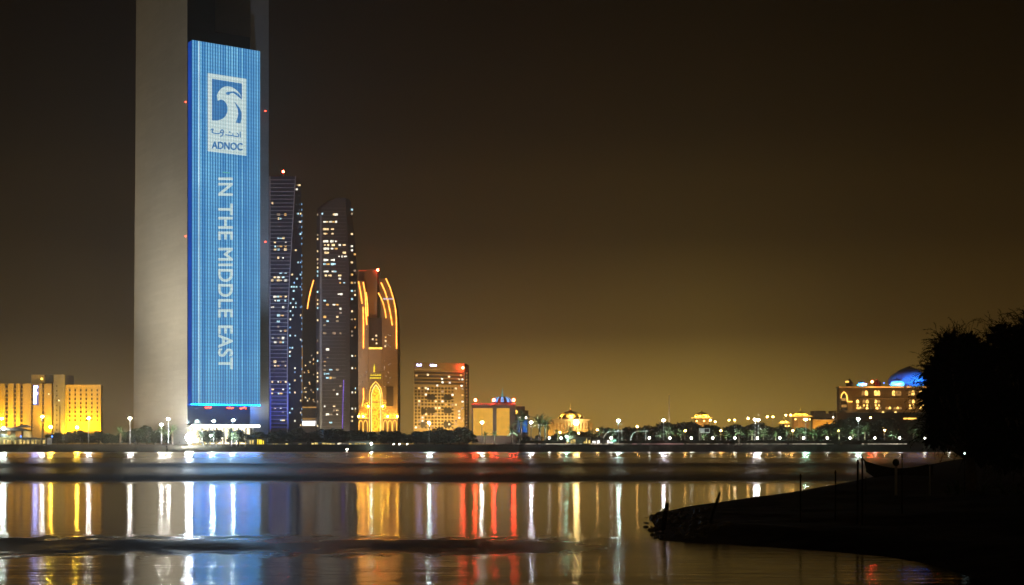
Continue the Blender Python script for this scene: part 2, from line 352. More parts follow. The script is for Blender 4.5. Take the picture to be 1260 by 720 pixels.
def skyscraper():
    A = Vector((XW(236, 899), 899)); B = Vector((XW(320, 925), 925))
    u = (B - A).normalized(); nn = Vector((-u.y, u.x)); Wd = (B - A).length
    root = thing('skyscraper', 'tallest granite skyscraper with a giant blue screen of white lettering', 'skyscraper', (A.x, A.y, GZ))
    q = lambda U, V: tuple(u*U + nn*V)
    zt = 335 - GZ; zs1 = ZW(49, 899) - GZ; zs0 = ZW(497, 899) - GZ
    loc = lambda px, d: (XW(px, d) - A.x, d - A.y)
    MB().prism([loc(164, 985), loc(230.5, 902), q(-1.0, 9), loc(172, 992)], 0, zt, [loc(168, 985), loc(230.5, 902), q(-1.0, 9), loc(175, 992)]).build('stone_slab', M['stone'], root)
    U0 = 42.5; U1 = 55.3
    MB().prism([q(U0, 6), q(U1, 6), q(U1, 72), q(U0, 72)], 0, zt).build('stone_slab', M['stone'], root)
    MB().prism([q(-.9, 7), q(U0-.05, 7), q(U0-.05, 70), q(7, 70)], 0, ZW(33, 905)-GZ).build('glass_body', M['glass'], root)
    MB().prism([q(6.6, 66), q(U0-.05, 66), q(U0-.05, 69.9), q(6.9, 69.9)], ZW(33, 905)-GZ+.02, zt).build('rear_curtain_wall', M['glass'], root)
    MB().prism([q(0, 10), q(U0-.05, 10), q(U0-.05, 65.9), q(6.5, 65.9)], zt-18, zt-.1).build('top_lintel', M['stone'], root)
    # screen, in its own frame: x along the wall, y into it, z up
    scr = MB().add([(0, 0, zs0), (Wd, 0, zs0), (Wd, 0, zs1), (0, 0, zs1)], [(0, 1, 2, 3)]).build('led_screen', led_material('led_screen', (.012, .14, .44), (.30, .74, .97), 1.12), root)
    rot = math.atan2(u.y, u.x); scr.rotation_euler = (0, 0, rot)
    def sub(mbx, name, m):
        o = mbx.build(name, m, scr); return o
    sub(MB().box(.02, Wd-.02, .05, 5.9, zs0+.02, zs1-.02), 'screen_housing', M['dark'])
    side = emit('painted_blue_spill', (.012, .085, .55), .75, .25, .03)  # glowing strip stands in for screen light spilling onto the slab edge
    sub(MB().box(-.35, 0, .3, 5.6, zs0, zs1-.5), 'painted_spill_strip', side)
    sub(MB().box(Wd*.094, Wd*.108, -.12, -.03, zs0, zs1), 'bright_seam', emit('bright_pixel_column', (.65, .9, 1), 1.1, .2, .05))
    sub(MB().box(0, Wd, -.15, 1.0, zs0-.45, zs0-.03), 'added_blue_bar', emit('added_blue_glow', (0, .20, 1), 85, .15, .05))  # glowing bar added to turn the water reflection bluer
    # picture on the screen: px/py of the photo turned into metres on the wall
    def sx(px):     # px on the screen plane
        k = (px - CX)/F; a = A.x - k*A.y; b = k*u.y - u.x; return a/b
    def sz(px, py): d = A.y + u.y*sx(px); return ZW(py, d) - GZ
    pale = led_material('led_white', (.50, .68, .70), (.85, .96, .93), 1.1)
    blue = led_material('led_blue', (.025, .15, .44), (.15, .42, .72), 1.0)
    lx0, lx1 = sx(255.5), sx(303); lz1, lz0 = sz(279, 93.5), sz(279, 189)
    lw, lh = lx1-lx0, lz1-lz0
    L = lambda a, b: (lx0 + a*lw, lz0 + b*lh)          # a,b in 0..1 over the emblem
    e1 = MB(); e1.wallpoly([L(0, 0), L(1, 0), L(1, 1), L(0, 1)], -.20, -.08)
    sub(e1, 'emblem_plate', pale)
    # photo crop 240-320 x 80-200 at 6x: emblem corners (96,62)-(378,100) / (90,632)-(372,660); give points in that crop
    def C(x, y):
        a = (x-95)/281.0; top = 63 + 37*a; bot = 632 + 28*a; return L(a, (bot-y)/(bot-top))
    e2 = MB()
    field = [(125,105),(343,135),(343,240),(325,205),(300,180),(270,162),(240,157),(215,160),(190,175),(170,200),(160,225),(166,265),(190,253),(212,262),(230,285),(238,312),(236,345),(222,375),(200,395),(165,408),(125,408)]
    e2.wallpoly([C(*p) for p in field], -.30, -.22)
    sub(e2, 'emblem_field', blue)
    e3 = MB()
    e3.wallpoly([C(*p) for p in [(222,205),(240,197),(258,196),(285,193),(318,210),(343,240),(340,250),(310,226),(282,206),(262,206),(250,218),(234,220)]], -.30, -.22)
    e3.wallpoly([C(*p) for p in [(285,265),(310,292),(330,320),(341,350),(340,385),(332,425),(298,420),(308,390),(316,355),(312,325),(300,295)]], -.30, -.22)
    sub(e3, 'emblem_bird_marks', blue)
    ar = MB()
    def pen(pts, w=2.1):
        ar.strip([C(*p) for p in pts], w*.514*.62, -.30, -.22)
    pen([(118,478),(124,470),(134,472),(128,484),(124,494),(140,500),(160,503),(176,503)])           # kaf
    pen([(176,503),(186,495),(190,480),(198,474),(206,480),(207,492),(198,498),(188,494)]); pen([(206,492),(204,508),(194,520),(184,522)])   # waw
    pen([(222,510),(250,513),(276,516),(276,500)])                                                       # nun
    pen([(276,516),(300,520),(316,522),(318,508),(308,496)]); pen([(330,486),(331,526)])                 # dal, alif
    pen([(250,490),(256,490)], 3); 
    sub(ar, 'arabic_lettering', blue)
    def mt(a, b): x, z = C(124 + a*222, 612 - b*52 + 5*a*2); return (x, -.32, z)
    t = text_mesh('ADNOC', 'emblem_lettering', blue, 1, mt, scr, 0, shifts=[(0, 0), (.22, 0), (-.22, 0), (.22, .2), (-.22, -.2)])
    def mv(a, b):      # rotated a quarter turn clockwise: reads downwards
        py = 219 + a*235; px = 268.5 + b*17.5; x = sx(px); return (x, -.2, sz(px, py))
    text_mesh('IN THE MIDDLE EAST', 'lettering', pale, 1, mv, scr, 0, spacing=1.07, shifts=[(0, 0), (.26, 0), (-.26, 0), (0, .26), (0, -.26), (.2, .2), (-.2, -.2), (.2, -.2), (-.2, .2)])
    sub(MB().box(sx(274), sx(283), -.2, -.1, sz(278, 213), sz(278, 211.8)), 'lettering_dash', emit('teal_pixels', (.2, .75, .65), .7, 0))
    # foot of the building
    MB().prism([q(-1.2, -3), q(45, -3), q(45, 6.9), q(-1.2, 6.9)], 11.2, 12.0).build('entrance_canopy', M['white'], root)
    MB().prism([q(-1.2, -3.3), q(45, -3.3), q(45, -3.05), q(-1.2, -3.05)], 10.9, 12.6).build('canopy_light', LAMP['whitestrip'], root)
    MB().prism([q(-.8, 6.2), q(42, 6.2), q(42, 6.9), q(-.8, 6.9)], .2, 10.8).build('lobby_glazing', LAMP['lobby'], root)
    for k in range(9):
        a = .5 + k*5.0
        MB().prism([q(a, -2.2), q(a+.8, -2.2), q(a+.8, -1.4), q(a, -1.4)], 0, 11.1).build('column', M['stone'], root)
    for px in (261, 288, 304):
        m_ = MB(); U = sx(px)
        for k in range(-2, 3):
            p = q(U + k*.9, 6.0); zz = zs0 - 1.8 + random.uniform(-.5, .4); m_.ball((p[0], p[1]-.5, zz), .45, 6, 4)
        m_.build('red_light_cluster', LAMP['redsoft'], root)
    for px, py, V in ((229.5, 126, 0), (327.5, 137, 5), (229.6, 291, 0), (327.5, 298, 5)):
        d = 901 if px < 300 else 927; p = P(px, py, d)
        MB().ball((p.x-A.x-.3, p.y-A.y-1.0, p.z-GZ), .5, 6, 4).build('red_beacon', LAMP['redsoft'], root)
    g = (1, .88, .66)
    # floodlights on the ground at the foot of the slabs, all but the last
    c = Vector((*loc(200, 940), 0))
    for tx, e, hz in ((-95, 95000, 190), (-60, 60000, 70)):
        spot(root, (tx, -70, 2), (c.x, c.y, hz), e*16, g, 75, .9, 1)
    for k in range(4):
        px = 172 + 15*k; p0 = loc(px, 975 - 20*k)
        spot(root, (p0[0]-6, p0[1]-13, 1), (p0[0], p0[1], 40), 12000, (1, .95, .78), 80, .9, .5)
    p0 = q(51, 0); spot(root, (p0[0]+5, p0[1]-18, 1), (p0[0], p0[1]+6, 40), 60000, (1, .95, .75), 60, .9, .5)
    p0 = q(22, -14); spot(root, (p0[0], p0[1], 1), (p0[0], p0[1]+18, 20), 50000, (.85, 1, .95), 90, .9, .5)
    p1 = q(62, -60); spot(root, (p1[0], p1[1], 3), q(50, 6) + (240,), 1100000, (.42, .62, 1), 50, .9, 1)  # blue spot added in place of the screen's glow on the right slab
skyscraper()

# ------------------------------------------------------------------ towers with lit windows
def scatter_windows(f, spots_, y, wpx=2.2, hpx=2.2):
    for px, py, k in spots_:
        w = wpx*random.uniform(.5, 1.35)
        h_ = hpx*random.uniform(.55, 1.1); f.win(px-w/2, px+w/2, py-h_/2, py+h_/2, y, WIN[WK[k]])
def blue_tower():
    f = Fr('glass_tower', 'slim dark tower with blue lit grid edges beside the skyscraper', 'tower', 350, 1600); o = f.o
    ys = [217, 260, 320, 380, 450, 532]; dv = [364, 361.5, 358, 355, 354, 354]; rt = [370, 370.8, 371.3, 371.5, 371.5, 371.5]
    secs = []
    for y, a, b in zip(reversed(ys), reversed(dv), reversed(rt)):
        z = f.h(y); secs.append([(f.x(328), 0, z), (f.x(a), 0, z), (f.x(b, 22), 22, z), (f.x(b-2, 45), 45, z), (f.x(332, 45), 45, z)])
    secs[0] = [(x, yy, 0) for x, yy, z in secs[0]]
    MB().loft(secs).build('glass_facade', M['bluepane'], o)
    led = MB()
    def dvx(py):
        for i in range(len(ys)-1):
            if ys[i] <= py <= ys[i+1]: t = (py-ys[i])/(ys[i+1]-ys[i]); return dv[i]*(1-t)+dv[i+1]*t
        return dv[-1]
    py = 221
    while py < 528:
        led.box(f.x(332.5), f.x(dvx(py)-.3), -.5, -.05, f.h(py+.7), f.h(py)); py += 4.75
    led.build('floor_ledges', M['whitemetal'], o)
    MB().strip(f.pts([(a-.4, y) for a, y in zip(dv, ys)]), .9, -.9, -.1).build('edge_fin', M['whitemetal'], o)
    MB().strip(f.pts([(332.2, y) for y in ys]), .9, -.9, -.1).build('edge_fin', M['whitemetal'], o)
    MB().strip(f.pts([(355, 470), (354.6, 528)]), 1.0, -1.4, -.95).build('blue_light_strip', LAMP['bluestrip'], o)
    MB().strip(f.pts([(333.2, 478), (332.8, 528)]), 1.6, -1.4, -.95).build('blue_light_strip', LAMP['bluestrip'], o)
    b = MB(); py = 478
    for k in range(11): b.box(f.x(334), f.x(354), -.8, -.55, f.h(py+.5), f.h(py)); py += 4.75
    b.build('blue_floor_lights', LAMP['bluestrip'], o)
    MB().strip(f.pts([(329.2, 480), (328.8, 500)]), 2.2, -1.4, -.95).build('violet_light_strip', LAMP['purple'], o)
    spot(o, (f.x(346), -60, 3), (f.x(346), 0, 90), 420000, (.22, .30, 1), 80, .9, 1); spot(o, (f.x(375), -160, 3), (f.x(352), 0, 220), 900000, (.45, .6, 1), 50, .9, 1)  # second, soft spot is added to lift the dark upper facade
    MB().tube([(f.x(345), 20, f.h(217)), (f.x(345), 20, f.h(208))], .5).build('mast', M['steel'], o)
    MB().ball((f.x(345), 20, f.h(207)), 1.3).build('red_beacon', LAMP['red'], o)
    W_ = []
    rnd = random.Random(3)
    rows = [(250, .35), (264, .4), (269, .35), (274, .2), (293, .45), (298, .4), (303, .4), (307, .4), (317, .4), (331, .3), (336, .5), (341, .4), (345, .3), (365, .5), (370, .4), (378, .35), (388, .5), (396, .3), (402, .55), (407, .5), (416, .3), (421, .5), (445, .5), (450, .4), (470, .5), (479, .4), (484, .4), (502, .4), (507, .35), (517, .4)]
    for y, p in rows:
        for x in (335.2, 338.4, 342.5, 345.4, 348.4, 351.4):
            if rnd.random() < p*.95 and x < dvx(y)-2: W_.append((x+rnd.uniform(-.3, .3), y, rnd.choice([0, 1, 1, 2, 2, 0, 3, 4])))
    scatter_windows(f, W_, -.1, 3.0, 2.6)
    W2 = []
    for y in range(228, 525, 5):
        for x in (dvx(y)+2.2, dvx(y)+5.2, dvx(y)+8.5, 369.5):
            if x < 370 and rnd.random() < .2: W2.append((x, y, rnd.choice([0, 1, 2, 2, 5])))
    for x, y, k in W2:
        yy = 22*(x-dvx(y))/(371-dvx(y)); f.win(x-1.1, x+1.1, y-1, y+1, yy-.6, WIN[WK[k]])
    for y in range(250, 520, 7):
        if rnd.random() < .5: f.win(371.0, 371.7, y, y+2.5, 20, WIN['w_bluish'])
        if rnd.random() < .35: f.win(328.6, 330.6, y, y+2.5, -.1, WIN['w_cool'])
blue_tower()
def curved_tower():
    f = Fr('curved_tower', 'dark curved tower with slanting crown and scattered lit windows', 'tower', 414, 1580); o = f.o
    ys = [532, 440, 360, 320, 285, 262, 256, 249.5, 245.5, 243.5]
    lf = [389, 389, 388.5, 388.5, 389, 389.5, 390, 398, 404, 408]
    rt = [430.5, 430.5, 430, 429, 427.5, 426.2, 426, 425.5, 425, 424]
    secs = []
    for y, a, b in zip(ys, lf, rt):
        z = 0 if y == 532 else f.h(y); secs.append([(f.x(a), 4, z), (f.x(a+5), 0, z), (f.x(b), 0, z), (f.x(b, 40), 40, z), (f.x(a, 40), 40, z)])
    MB().loft(secs).build('glass_facade', M['brownglass'], o)
    fin = []
    for y, a, b in ((532, 430.6, 441.5), (440, 430.6, 441.3), (360, 430.1, 440.2), (320, 429.1, 438.3), (285, 427.6, 435.6), (262, 426.3, 433), (248, 425.6, 431.6)):
        z = 0 if y == 532 else f.h(y); fin.append([(f.x(a)+.05, -1.5, z), (f.x(b, 6), 6, z), (f.x(b, 38), 38, z), (f.x(a)+.05, 38, z)])
    fin[-1] = [(x, y, z + (1.6 if i in (1, 2) else 3.5)) for i, (x, y, z) in enumerate(fin[-1])]
    MB().loft(fin).build('side_fin', M['dark'], o)
    pier = [[(f.x(a), -.8, z), (f.x(b), -.8, z), (f.x(b), -.1, z), (f.x(a), -.1, z)] for a, b, z in ((393.5, 396.5, 0), (393.5, 396.2, f.h(360)), (393.8, 396, f.h(262)))]
    MB().loft(pier).build('edge_pier', M['concrete'], o)
    fl = MB(); y = 256
    while y < 528: fl.box(f.x(396.7), f.x(425.5), -.35, -.05, f.h(y+.35), f.h(y)); y += 4.4
    fl.build('floor_ledges', M['concrete'], o)
    MB().strip(f.pts([(423, 468), (422, 500), (421.5, 529)]), .9, -1.1, -.5).build('violet_light_strip', LAMP['purple'], o)
    spot(o, (f.x(405), -150, 3), (f.x(412), 0, 160), 520000, (.95, .90, .95), 70, .9, 1); spot(o, (f.x(405), -70, 3), (f.x(408), 0, 40), 200000, (1, .85, .6), 80, .9, 1)  # soft spots added to lighten the facade
    MB().box(f.x(406)-.2, f.x(406)+.2, 18, 18.4, f.h(243.6), f.h(240)).build('mast', M['steel'], o)
    rnd = random.Random(5); W_ = []
    rows = [(263, [396.5], 2), (264, [410.5, 413.5], 0), (273, [399.5, 402.5, 407, 410, 413.5], 1), (282, [399.5, 402.5, 409], 0), (287.5, [399.5, 402, 409], 0), (297, [399.5, 402.5, 408.5, 413.5], 1), (301.5, [400, 404, 410, 418, 423.5], 0),
            (306, [399.5, 403, 408.5, 413.5], 1), (311, [401, 403.5, 423.5], 0), (315.5, [417, 421, 425], 1), (320, [400, 402.5, 408.5, 411], 1), (325, [399.5, 403.5, 409, 412], 2), (334, [399.5, 402.5, 409.5, 412], 1), (339, [401, 406, 418], 0),
            (343, [418], 1), (348, [418.5, 423.5], 2), (362, [417.5, 420], 1)]
    for y, xs, k in rows:
        for x in xs: W_.append((x, y, k if rnd.random() < .7 else rnd.choice([0, 1, 2, 3])))
    for y in range(370, 528, 5):
        for x in (399.5, 403, 407, 411, 415, 419):
            if rnd.random() < .27: W_.append((x, y, rnd.choice([0, 1, 2, 2, 1, 3, 4, 4])))
    scatter_windows(f, W_, -.35, 3.1, 2.4)
    for y in range(258, 528, 5):
        for x in (433, 436.5):
            if rnd.random() < (.35 if 265 < y < 420 else .25) and x < 433 + (y-250)*.06:
                yy = -1.5 + 7.5*(x-430)/9; f.win(x-1.3, x+1.3, y-1.1, y+1.1, yy-.8, WIN[rnd.choice(WK[:5])])
        if rnd.random() < .45: f.win(390, 391.5, y, y+2.3, 1.0, WIN[rnd.choice(['w_warm', 'w_dim', 'w_cool'])])
curved_tower()
def brown_tower():
    f = Fr('brown_tower', 'narrow brown tower with one curved orange light, behind two darker towers', 'tower', 384, 1700); o = f.o
    secs = []
    for y, a in ((532, 371), (420, 371.3), (380, 373.5), (360, 377), (345, 383), (336, 392)):
        z = 0 if y == 532 else f.h(y); secs.append([(f.x(a), 0, z), (f.x(404), 0, z), (f.x(404, 40), 40, z), (f.x(a+1, 40), 40, z)])
    MB().loft(secs).build('facade', M['brownglass'], o)
    MB().strip(f.pts([(386, 345), (382.5, 357), (380, 368), (378.3, 380)]), 1.1, -.9, -.1).build('orange_light_strip', LAMP['orange'], o)
    MB().strip(f.pts([(371.9, 425), (371.6, 495)]), .6, -.9, -.1).build('amber_light_strip', LAMP['softgold'], o)
    f.box(371, 392, 500.5, 502, -6, -.1).build('podium_cornice', LAMP['softgold'], o)
    f.box(371, 392, 502.1, 532, -5.5, -.1).build('podium', M['tan'], o)
    f.box(372, 388, 518, 524, -5.9, -5.55).build('shop_front', LAMP['coolshop'], o)
    f.box(372, 388, 515, 516.2, -6, -5.55).build('shop_fascia', LAMP['softgold'], o)
    rnd = random.Random(9)
    for k in range(26): f.win(*(lambda x, y: (x-.6, x+.6, y-.8, y+.8))(rnd.uniform(374, 387), rnd.uniform(435, 497)), -.1, WIN[rnd.choice(['w_amber', 'w_dim', 'w_warm'])])
    spot(o, (-20, -90, 4), (0, 0, 100), 500000, (1, .45, .2), 60, .9, 1)  # warm soft spot added to brighten this tower's face
brown_tower()
def arch_hotel():
    f = Fr('arch_hotel', 'brown hotel with orange curved light strips and a tall golden arch', 'hotel', 465, 1500); o = f.o
    # left wing, dark recessed middle, right wing with a curving outer edge
    MB().loft([[(f.x(a), y0, z), (f.x(b), y0, z), (f.x(b), 36, z), (f.x(a), 36, z)] for a, b, y0, z in ((441, 453.5, 0, 0), (441, 453.5, 0, f.h(400)), (440.5, 451, 0, f.h(365)), (440, 448, 0, f.h(345)))]).build('left_wing', M['tan'], o)
    MB().loft([[(f.x(a), y0, z), (f.x(b), y0, z), (f.x(b), 36, z), (f.x(a), 36, z)] for a, b, y0, z in ((470.3, 489.5, 0, 0), (470.3, 489.3, 0, f.h(430)), (470, 488.5, 0, f.h(395)), (468, 485, 0, f.h(368)), (466, 476, 0, f.h(343)))]).build('right_wing', M['tan'], o)
    f.box(440.5, 464, 332, 480, 8, 40).build('central_block', M['tan'], o)
    f.box(453.7, 470, 391, 532, 4, 7.9).build('recessed_wall', M['brownglass'], o)
    f.box(453.8, 470, 430.5, 532, .6, 3.9).build('entrance_wall', M['tan'], o)
    f.box(453.8, 470, 427.5, 429.5, .2, 3.8).build('ledge_light', LAMP['goldstrip'], o)
    f.box(471.5, 484, 366.8, 368.6, -1.2, -.1).build('terrace_light', emit('pinkish_terrace_light', (1, .75, .85), .9, .3, .2), o)
    strips = [[(441.3, 346.8), (443.4, 358), (445.7, 373.5)], [(446.8, 378), (447.3, 400), (447.2, 428.6)], [(447, 347.5), (448.7, 357), (449.8, 366), (450.4, 387), (451.5, 399.5)], [(450.7, 360), (452.2, 374), (452.6, 389)],
              [(465.6, 360.5), (469, 367), (471.7, 373.5), (474, 383), (475, 391)], [(469, 348), (473.5, 358), (477, 369), (480.3, 385), (482.7, 400)], [(475, 343), (480, 354), (484, 367), (486.6, 379), (487.8, 392), (488, 429)], [(447.2, 478), (447.5, 490), (445.5, 500)]]
    for st in strips: MB().strip(f.pts(st), 1.05, -.9, -.05).build('orange_light_strip', LAMP['orange'], o)
    arch = lambda x0, x1, ap, sp_, bt: [(x0, bt), (x0, sp_), (x0+(x1-x0)*.1, sp_-(sp_-ap)*.45), (x0+(x1-x0)*.28, sp_-(sp_-ap)*.75), ((x0+x1)/2, ap), (x1-(x1-x0)*.28, sp_-(sp_-ap)*.75), (x1-(x1-x0)*.1, sp_-(sp_-ap)*.45), (x1, sp_), (x1, bt)]
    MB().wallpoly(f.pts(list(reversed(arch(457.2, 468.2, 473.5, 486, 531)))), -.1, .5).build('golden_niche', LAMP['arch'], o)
    MB().strip(f.pts(arch(457.2, 468.2, 473.5, 486, 531)), .75, -1.0, -.15).build('inner_arch_light', emit('bright_arch_light', (1, .8, .25), 2.2, .3, .3), o)
    MB().strip(f.pts(arch(454.6, 470, 469.5, 484, 531)), .6, -1.0, -.1).build('outer_arch_light', LAMP['goldstrip'], o)
    MB().box(f.x(458), f.x(467.5), -.6, -.12, f.h(495.5), f.h(494.3)).build('transom', M['tan'], o)
    # arcades of pointed arches
    for xs in ((441.3, 446.9, 452.6), (471.3, 477, 482.8, 488.6)):
        for a, b in zip(xs, xs[1:]):
            MB().strip(f.pts(arch(a+.5, b-.5, 517, 521, 531)), .45, -1.2, -.6).build('arcade_arch', LAMP['goldstrip'], o)
        f.box(xs[0]-.5, xs[-1]+.7, 514, 515, -1.6, -.1).build('arcade_cornice', LAMP['goldstrip'], o)
    f.box(475.5, 484, 476, 500, -.5, -.05).build('dark_window_bay', M['brownglass'], o)
    # crest and sign
    MB().wallpoly(f.pts(list(reversed([(459.3, 458), (459.6, 452), (460.6, 447.5), (461.4, 452), (461.2, 458)]))), .0, .5).build('crest', LAMP['yellowsign'], o)
    def ms(a, b): return (f.x(454.9 + 14*a), .35, f.h(466.2 - 2*b))
    sc = MB(); rnd = random.Random(2)
    sc.strip(f.pts([(455.6, 461.8), (458, 462), (460, 461.6), (462.5, 462.1), (465, 461.7), (468.6, 462)]), .55, .0, .5)
    for x, h_ in ((456.6, 460.2), (459.2, 460.6), (461.6, 459.9), (464.2, 460.4), (466.4, 460), (468, 460.3)): sc.strip(f.pts([(x, 462), (x+.15, h_)]), .5, .0, .5)
    sc.build('sign_script', LAMP['yellowsign'], o)
    sl = MB()
    for k in range(8): sl.box(f.x(455+1.75*k), f.x(456.2+1.75*k), .0, .5, f.h(466), f.h(464.3))
    sl.build('sign_lettering', LAMP['yellowsign'], o)
    MB().ball((f.x(464), 8, f.h(331.2)), 1.3).build('red_beacon', LAMP['red'], o)
    MB().tube([(f.x(440.8), 7.5, f.h(331.9)), (f.x(450), 7.5, f.h(331.9))], .45).build('red_light_strip', emit('dim_red_strip', (1, .1, .03), .7, .3), o)
    spot(o, (0, -130, 4), (-10, 0, 150), 500000, (1, .40, .14), 50, .9, 1)
    W_ = [(463, 413, 0), (458.5, 417.5, 0), (463, 418, 3), (463.3, 422.5, 0), (474.5, 415, 3), (474.5, 419.5, 0), (474, 426, 0)]
    for x, y, k in W_: f.win(x-1, x+1, y-1, y+1, 4 if x < 470 else -.05, WIN[WK[k]])
    rnd = random.Random(21)
    for k in range(46):
        x = rnd.choice([473, 475, 478, 480, 486, 443.5, 446, 451]); y = rnd.uniform(405, 510)
        if not (475 < x < 485 and 474 < y < 502): f.win(x-.5, x+.5, y-.6, y+.6, -.05, WIN['w_dim'])
    for px, py in ((441.6, 512.6), (447.2, 512.6), (453.4, 500), (471.0, 500), (477.2, 512.6), (489, 512.6)): MB().ball((f.x(px), -2.2, f.h(py)), .8, 8, 5).build('added_amber_ball', emit('added_amber_glow', (1, .46, .04), 330, 0), o)  # glowing balls added to strengthen the orange streaks in the water
    # uplights on the ground
    for px, e in ((446, 70000), (474, 120000), (483, 160000), (488, 90000)):
        spot(o, (f.x(px)+3, -26, 2), (f.x(px), 0, 70), e*.75, (1, .52, .12), 80, .9, .5)
arch_hotel()
def box_hotel():
    f = Fr('block_hotel', 'wide boxy hotel with a grid of small windows and rooftop signs', 'hotel', 543, 1300); o = f.o
    fr = [(f.x(509), 0), (f.x(571.5, 14), 14), (f.x(577, 48), 48), (f.x(516, 40), 40)]
    k = 14/(f.x(571.5, 14)-f.x(509))
    yl = lambda px: k*(f.x(px)-f.x(509))
    MB().prism(fr, 0, f.h(455.5)).build('facade', M['tan'], o)
    MB().prism([(x*1.004, y*.98-.3) for x, y in fr], f.h(455.4), f.h(446)).build('parapet', M['tan'], o)
    def patch(mb, x0, x1, y0, y1, th=.3):
        a, b = yl(x0)-.02, yl(x1)-.02
        mb.add([(f.x(x0, a), a-th, f.h(y1)), (f.x(x1, b), b-th, f.h(y1)), (f.x(x1, b), b-th, f.h(y0)), (f.x(x0, a), a-th, f.h(y0)), (f.x(x0, a), a+.1, f.h(y1)), (f.x(x1, b), b+.1, f.h(y1)), (f.x(x1, b), b+.1, f.h(y0)), (f.x(x0, a), a+.1, f.h(y0))],
               [(0,1,2,3),(1,5,6,2),(5,4,7,6),(4,0,3,7),(3,2,6,7),(4,5,1,0)])
        return mb
    g = MB()
    for r in range(13):
        for c in range(15): patch(g, 510.4+4.1*c, 512.9+4.1*c, 476.3+4.05*r, 478.6+4.05*r, .12)
    w = g.build('window', M['glass'], o); w['kind'] = 'stuff'
    gb = MB()
    for r in range(4): patch(gb, 510, 570.5, 457.5+4.3*r, 460+4.3*r, .15)
    gb.build('glass_band', M['brownglass'], o)
    for x, y in ((525.5, 485.5), (546, 485.5), (525.5, 502), (546, 502), (518, 503), (517.5, 519), (546, 519)):
        patch(MB(), x, x+9.5 if x > 520 else x+6, y, y+6.5, .2).build('loggia', M['dark'], o)
    rnd = random.Random(4)
    lw = [(512.5, 462, 3), (526.5, 461, 0), (544, 466, 1), (552.5, 463, 0), (544.5, 470, 1), (538, 474, 1), (553.5, 470.5, 1), (567, 461, 3), (565, 466, 0), (569, 466, 1), (568, 474, 1), (526.5, 478.5, 1)]
    for r in range(13):
        for c in range(15):
            if rnd.random() < .17: lw.append((511.7+4.1*c, 477.4+4.05*r, rnd.choice([0, 0, 1, 3, 4, 4])))
    for x, y, kk in lw: patch(MB(), x-1.2, x+1.2, y-1.1, y+1.1, .3).build('lit_window', WIN[WK[kk]], o)
    for grp in (((513, 514.6), (515, 516.4), (516.9, 518.4)), ((529.4, 531.3), (531.8, 533.3), (533.8, 535.2), (535.7, 537))):
        lf = MB()
        for a, b in grp: patch(lf, a, b, 447.8+rnd.uniform(0, .6), 450.2, .6)
        lf.build('sign_lettering', LAMP['sign'], o)
    patch(MB(), 511, 571, 453.6, 454.4, .5).build('parapet_light', LAMP['softgold'], o)
    side = MB()
    for r in range(17): 
        a, b = 573.2, 575.4
        side.box(f.x(a, 26), f.x(b, 36), 24.2, 26, f.h(458.5+4*r+1.6, 25), f.h(458.5+4*r, 25))
    side.build('side_window', LAMP['softgold'], o)
    MB().ball((f.x(568.5, 14)+1, 9, f.h(452)), 1.15).build('red_beacon', emit('red_roof_beacon', (1, .05, .02), 170, 0), o)
    for px, e in ((513, 1), (524, .8), (536, .8), (548, .8), (560, .8), (569, 1)):
        spot(o, (f.x(px), yl(px)-30, 1.5), (f.x(px), yl(px), 34), 90000*e, (1, .62, .16), 85, .9, .5)
box_hotel()
def domed_hall():
    f = Fr('domed_hall', 'low hall with two glowing amber panels and blue-lit dome', 'hall', 606, 1050); o = f.o
    f.box(580.5, 634, 498.5, 546, 0, 24).build('body', M['concrete'], o)
    f.box(580, 634.6, 496.3, 498.4, -.8, 24.5).build('cornice', M['concrete'], o)
    f.box(582.3, 606.3, 502.3, 536, -.35, -.02).build('amber_panel', LAMP['panel'], o)
    f.box(611, 627, 502.3, 536, -.35, -.02).build('amber_panel', LAMP['panel'], o)
    f.box(606.8, 610.6, 499, 540, -2.4, -.05).build('pier', M['concrete'], o)
    f.box(627.6, 634.4, 499, 540, -1.8, -.05).build('pier', M['concrete'], o)
    c = (f.x(618), 9); r = (f.x(630.5)-f.x(606))/2
    zb = f.h(496.2); hh = f.h(487.3)-zb
    MB().lathe([(r*1.02, zb), (r*1.02, zb+.6), (r*.97, zb+.7), (r*.88, zb+hh*.4), (r*.7, zb+hh*.68), (r*.42, zb+hh*.9), (.3, zb+hh)], 24, c).build('dome', M['roofdark'], o, smooth=True)
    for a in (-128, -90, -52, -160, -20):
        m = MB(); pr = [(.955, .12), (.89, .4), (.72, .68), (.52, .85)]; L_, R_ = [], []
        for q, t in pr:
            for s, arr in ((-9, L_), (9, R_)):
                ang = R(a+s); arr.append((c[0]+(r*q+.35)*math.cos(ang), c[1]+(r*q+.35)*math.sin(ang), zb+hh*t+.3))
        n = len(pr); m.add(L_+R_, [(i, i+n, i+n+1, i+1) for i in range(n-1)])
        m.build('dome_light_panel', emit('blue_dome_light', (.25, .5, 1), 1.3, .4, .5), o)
    MB().lathe([(.5, zb+hh), (.7, zb+hh+1), (.25, zb+hh+2), (.12, zb+hh+6)], 8, c).build('finial', emit('teal_finial_light', (.15, .75, .8), .5, 0), o)
    for px in (585, 607.5, 632): MB().ball((f.x(px), -1.6, f.h(496.4)+2.4), 1.05, 8, 5).build('red_beacon', LAMP['red'], o)
    spot(o, (f.x(594), -34, 2), (f.x(606), 0, 14), 22000, (1, .7, .55), 80, .9, .5)
domed_hall()
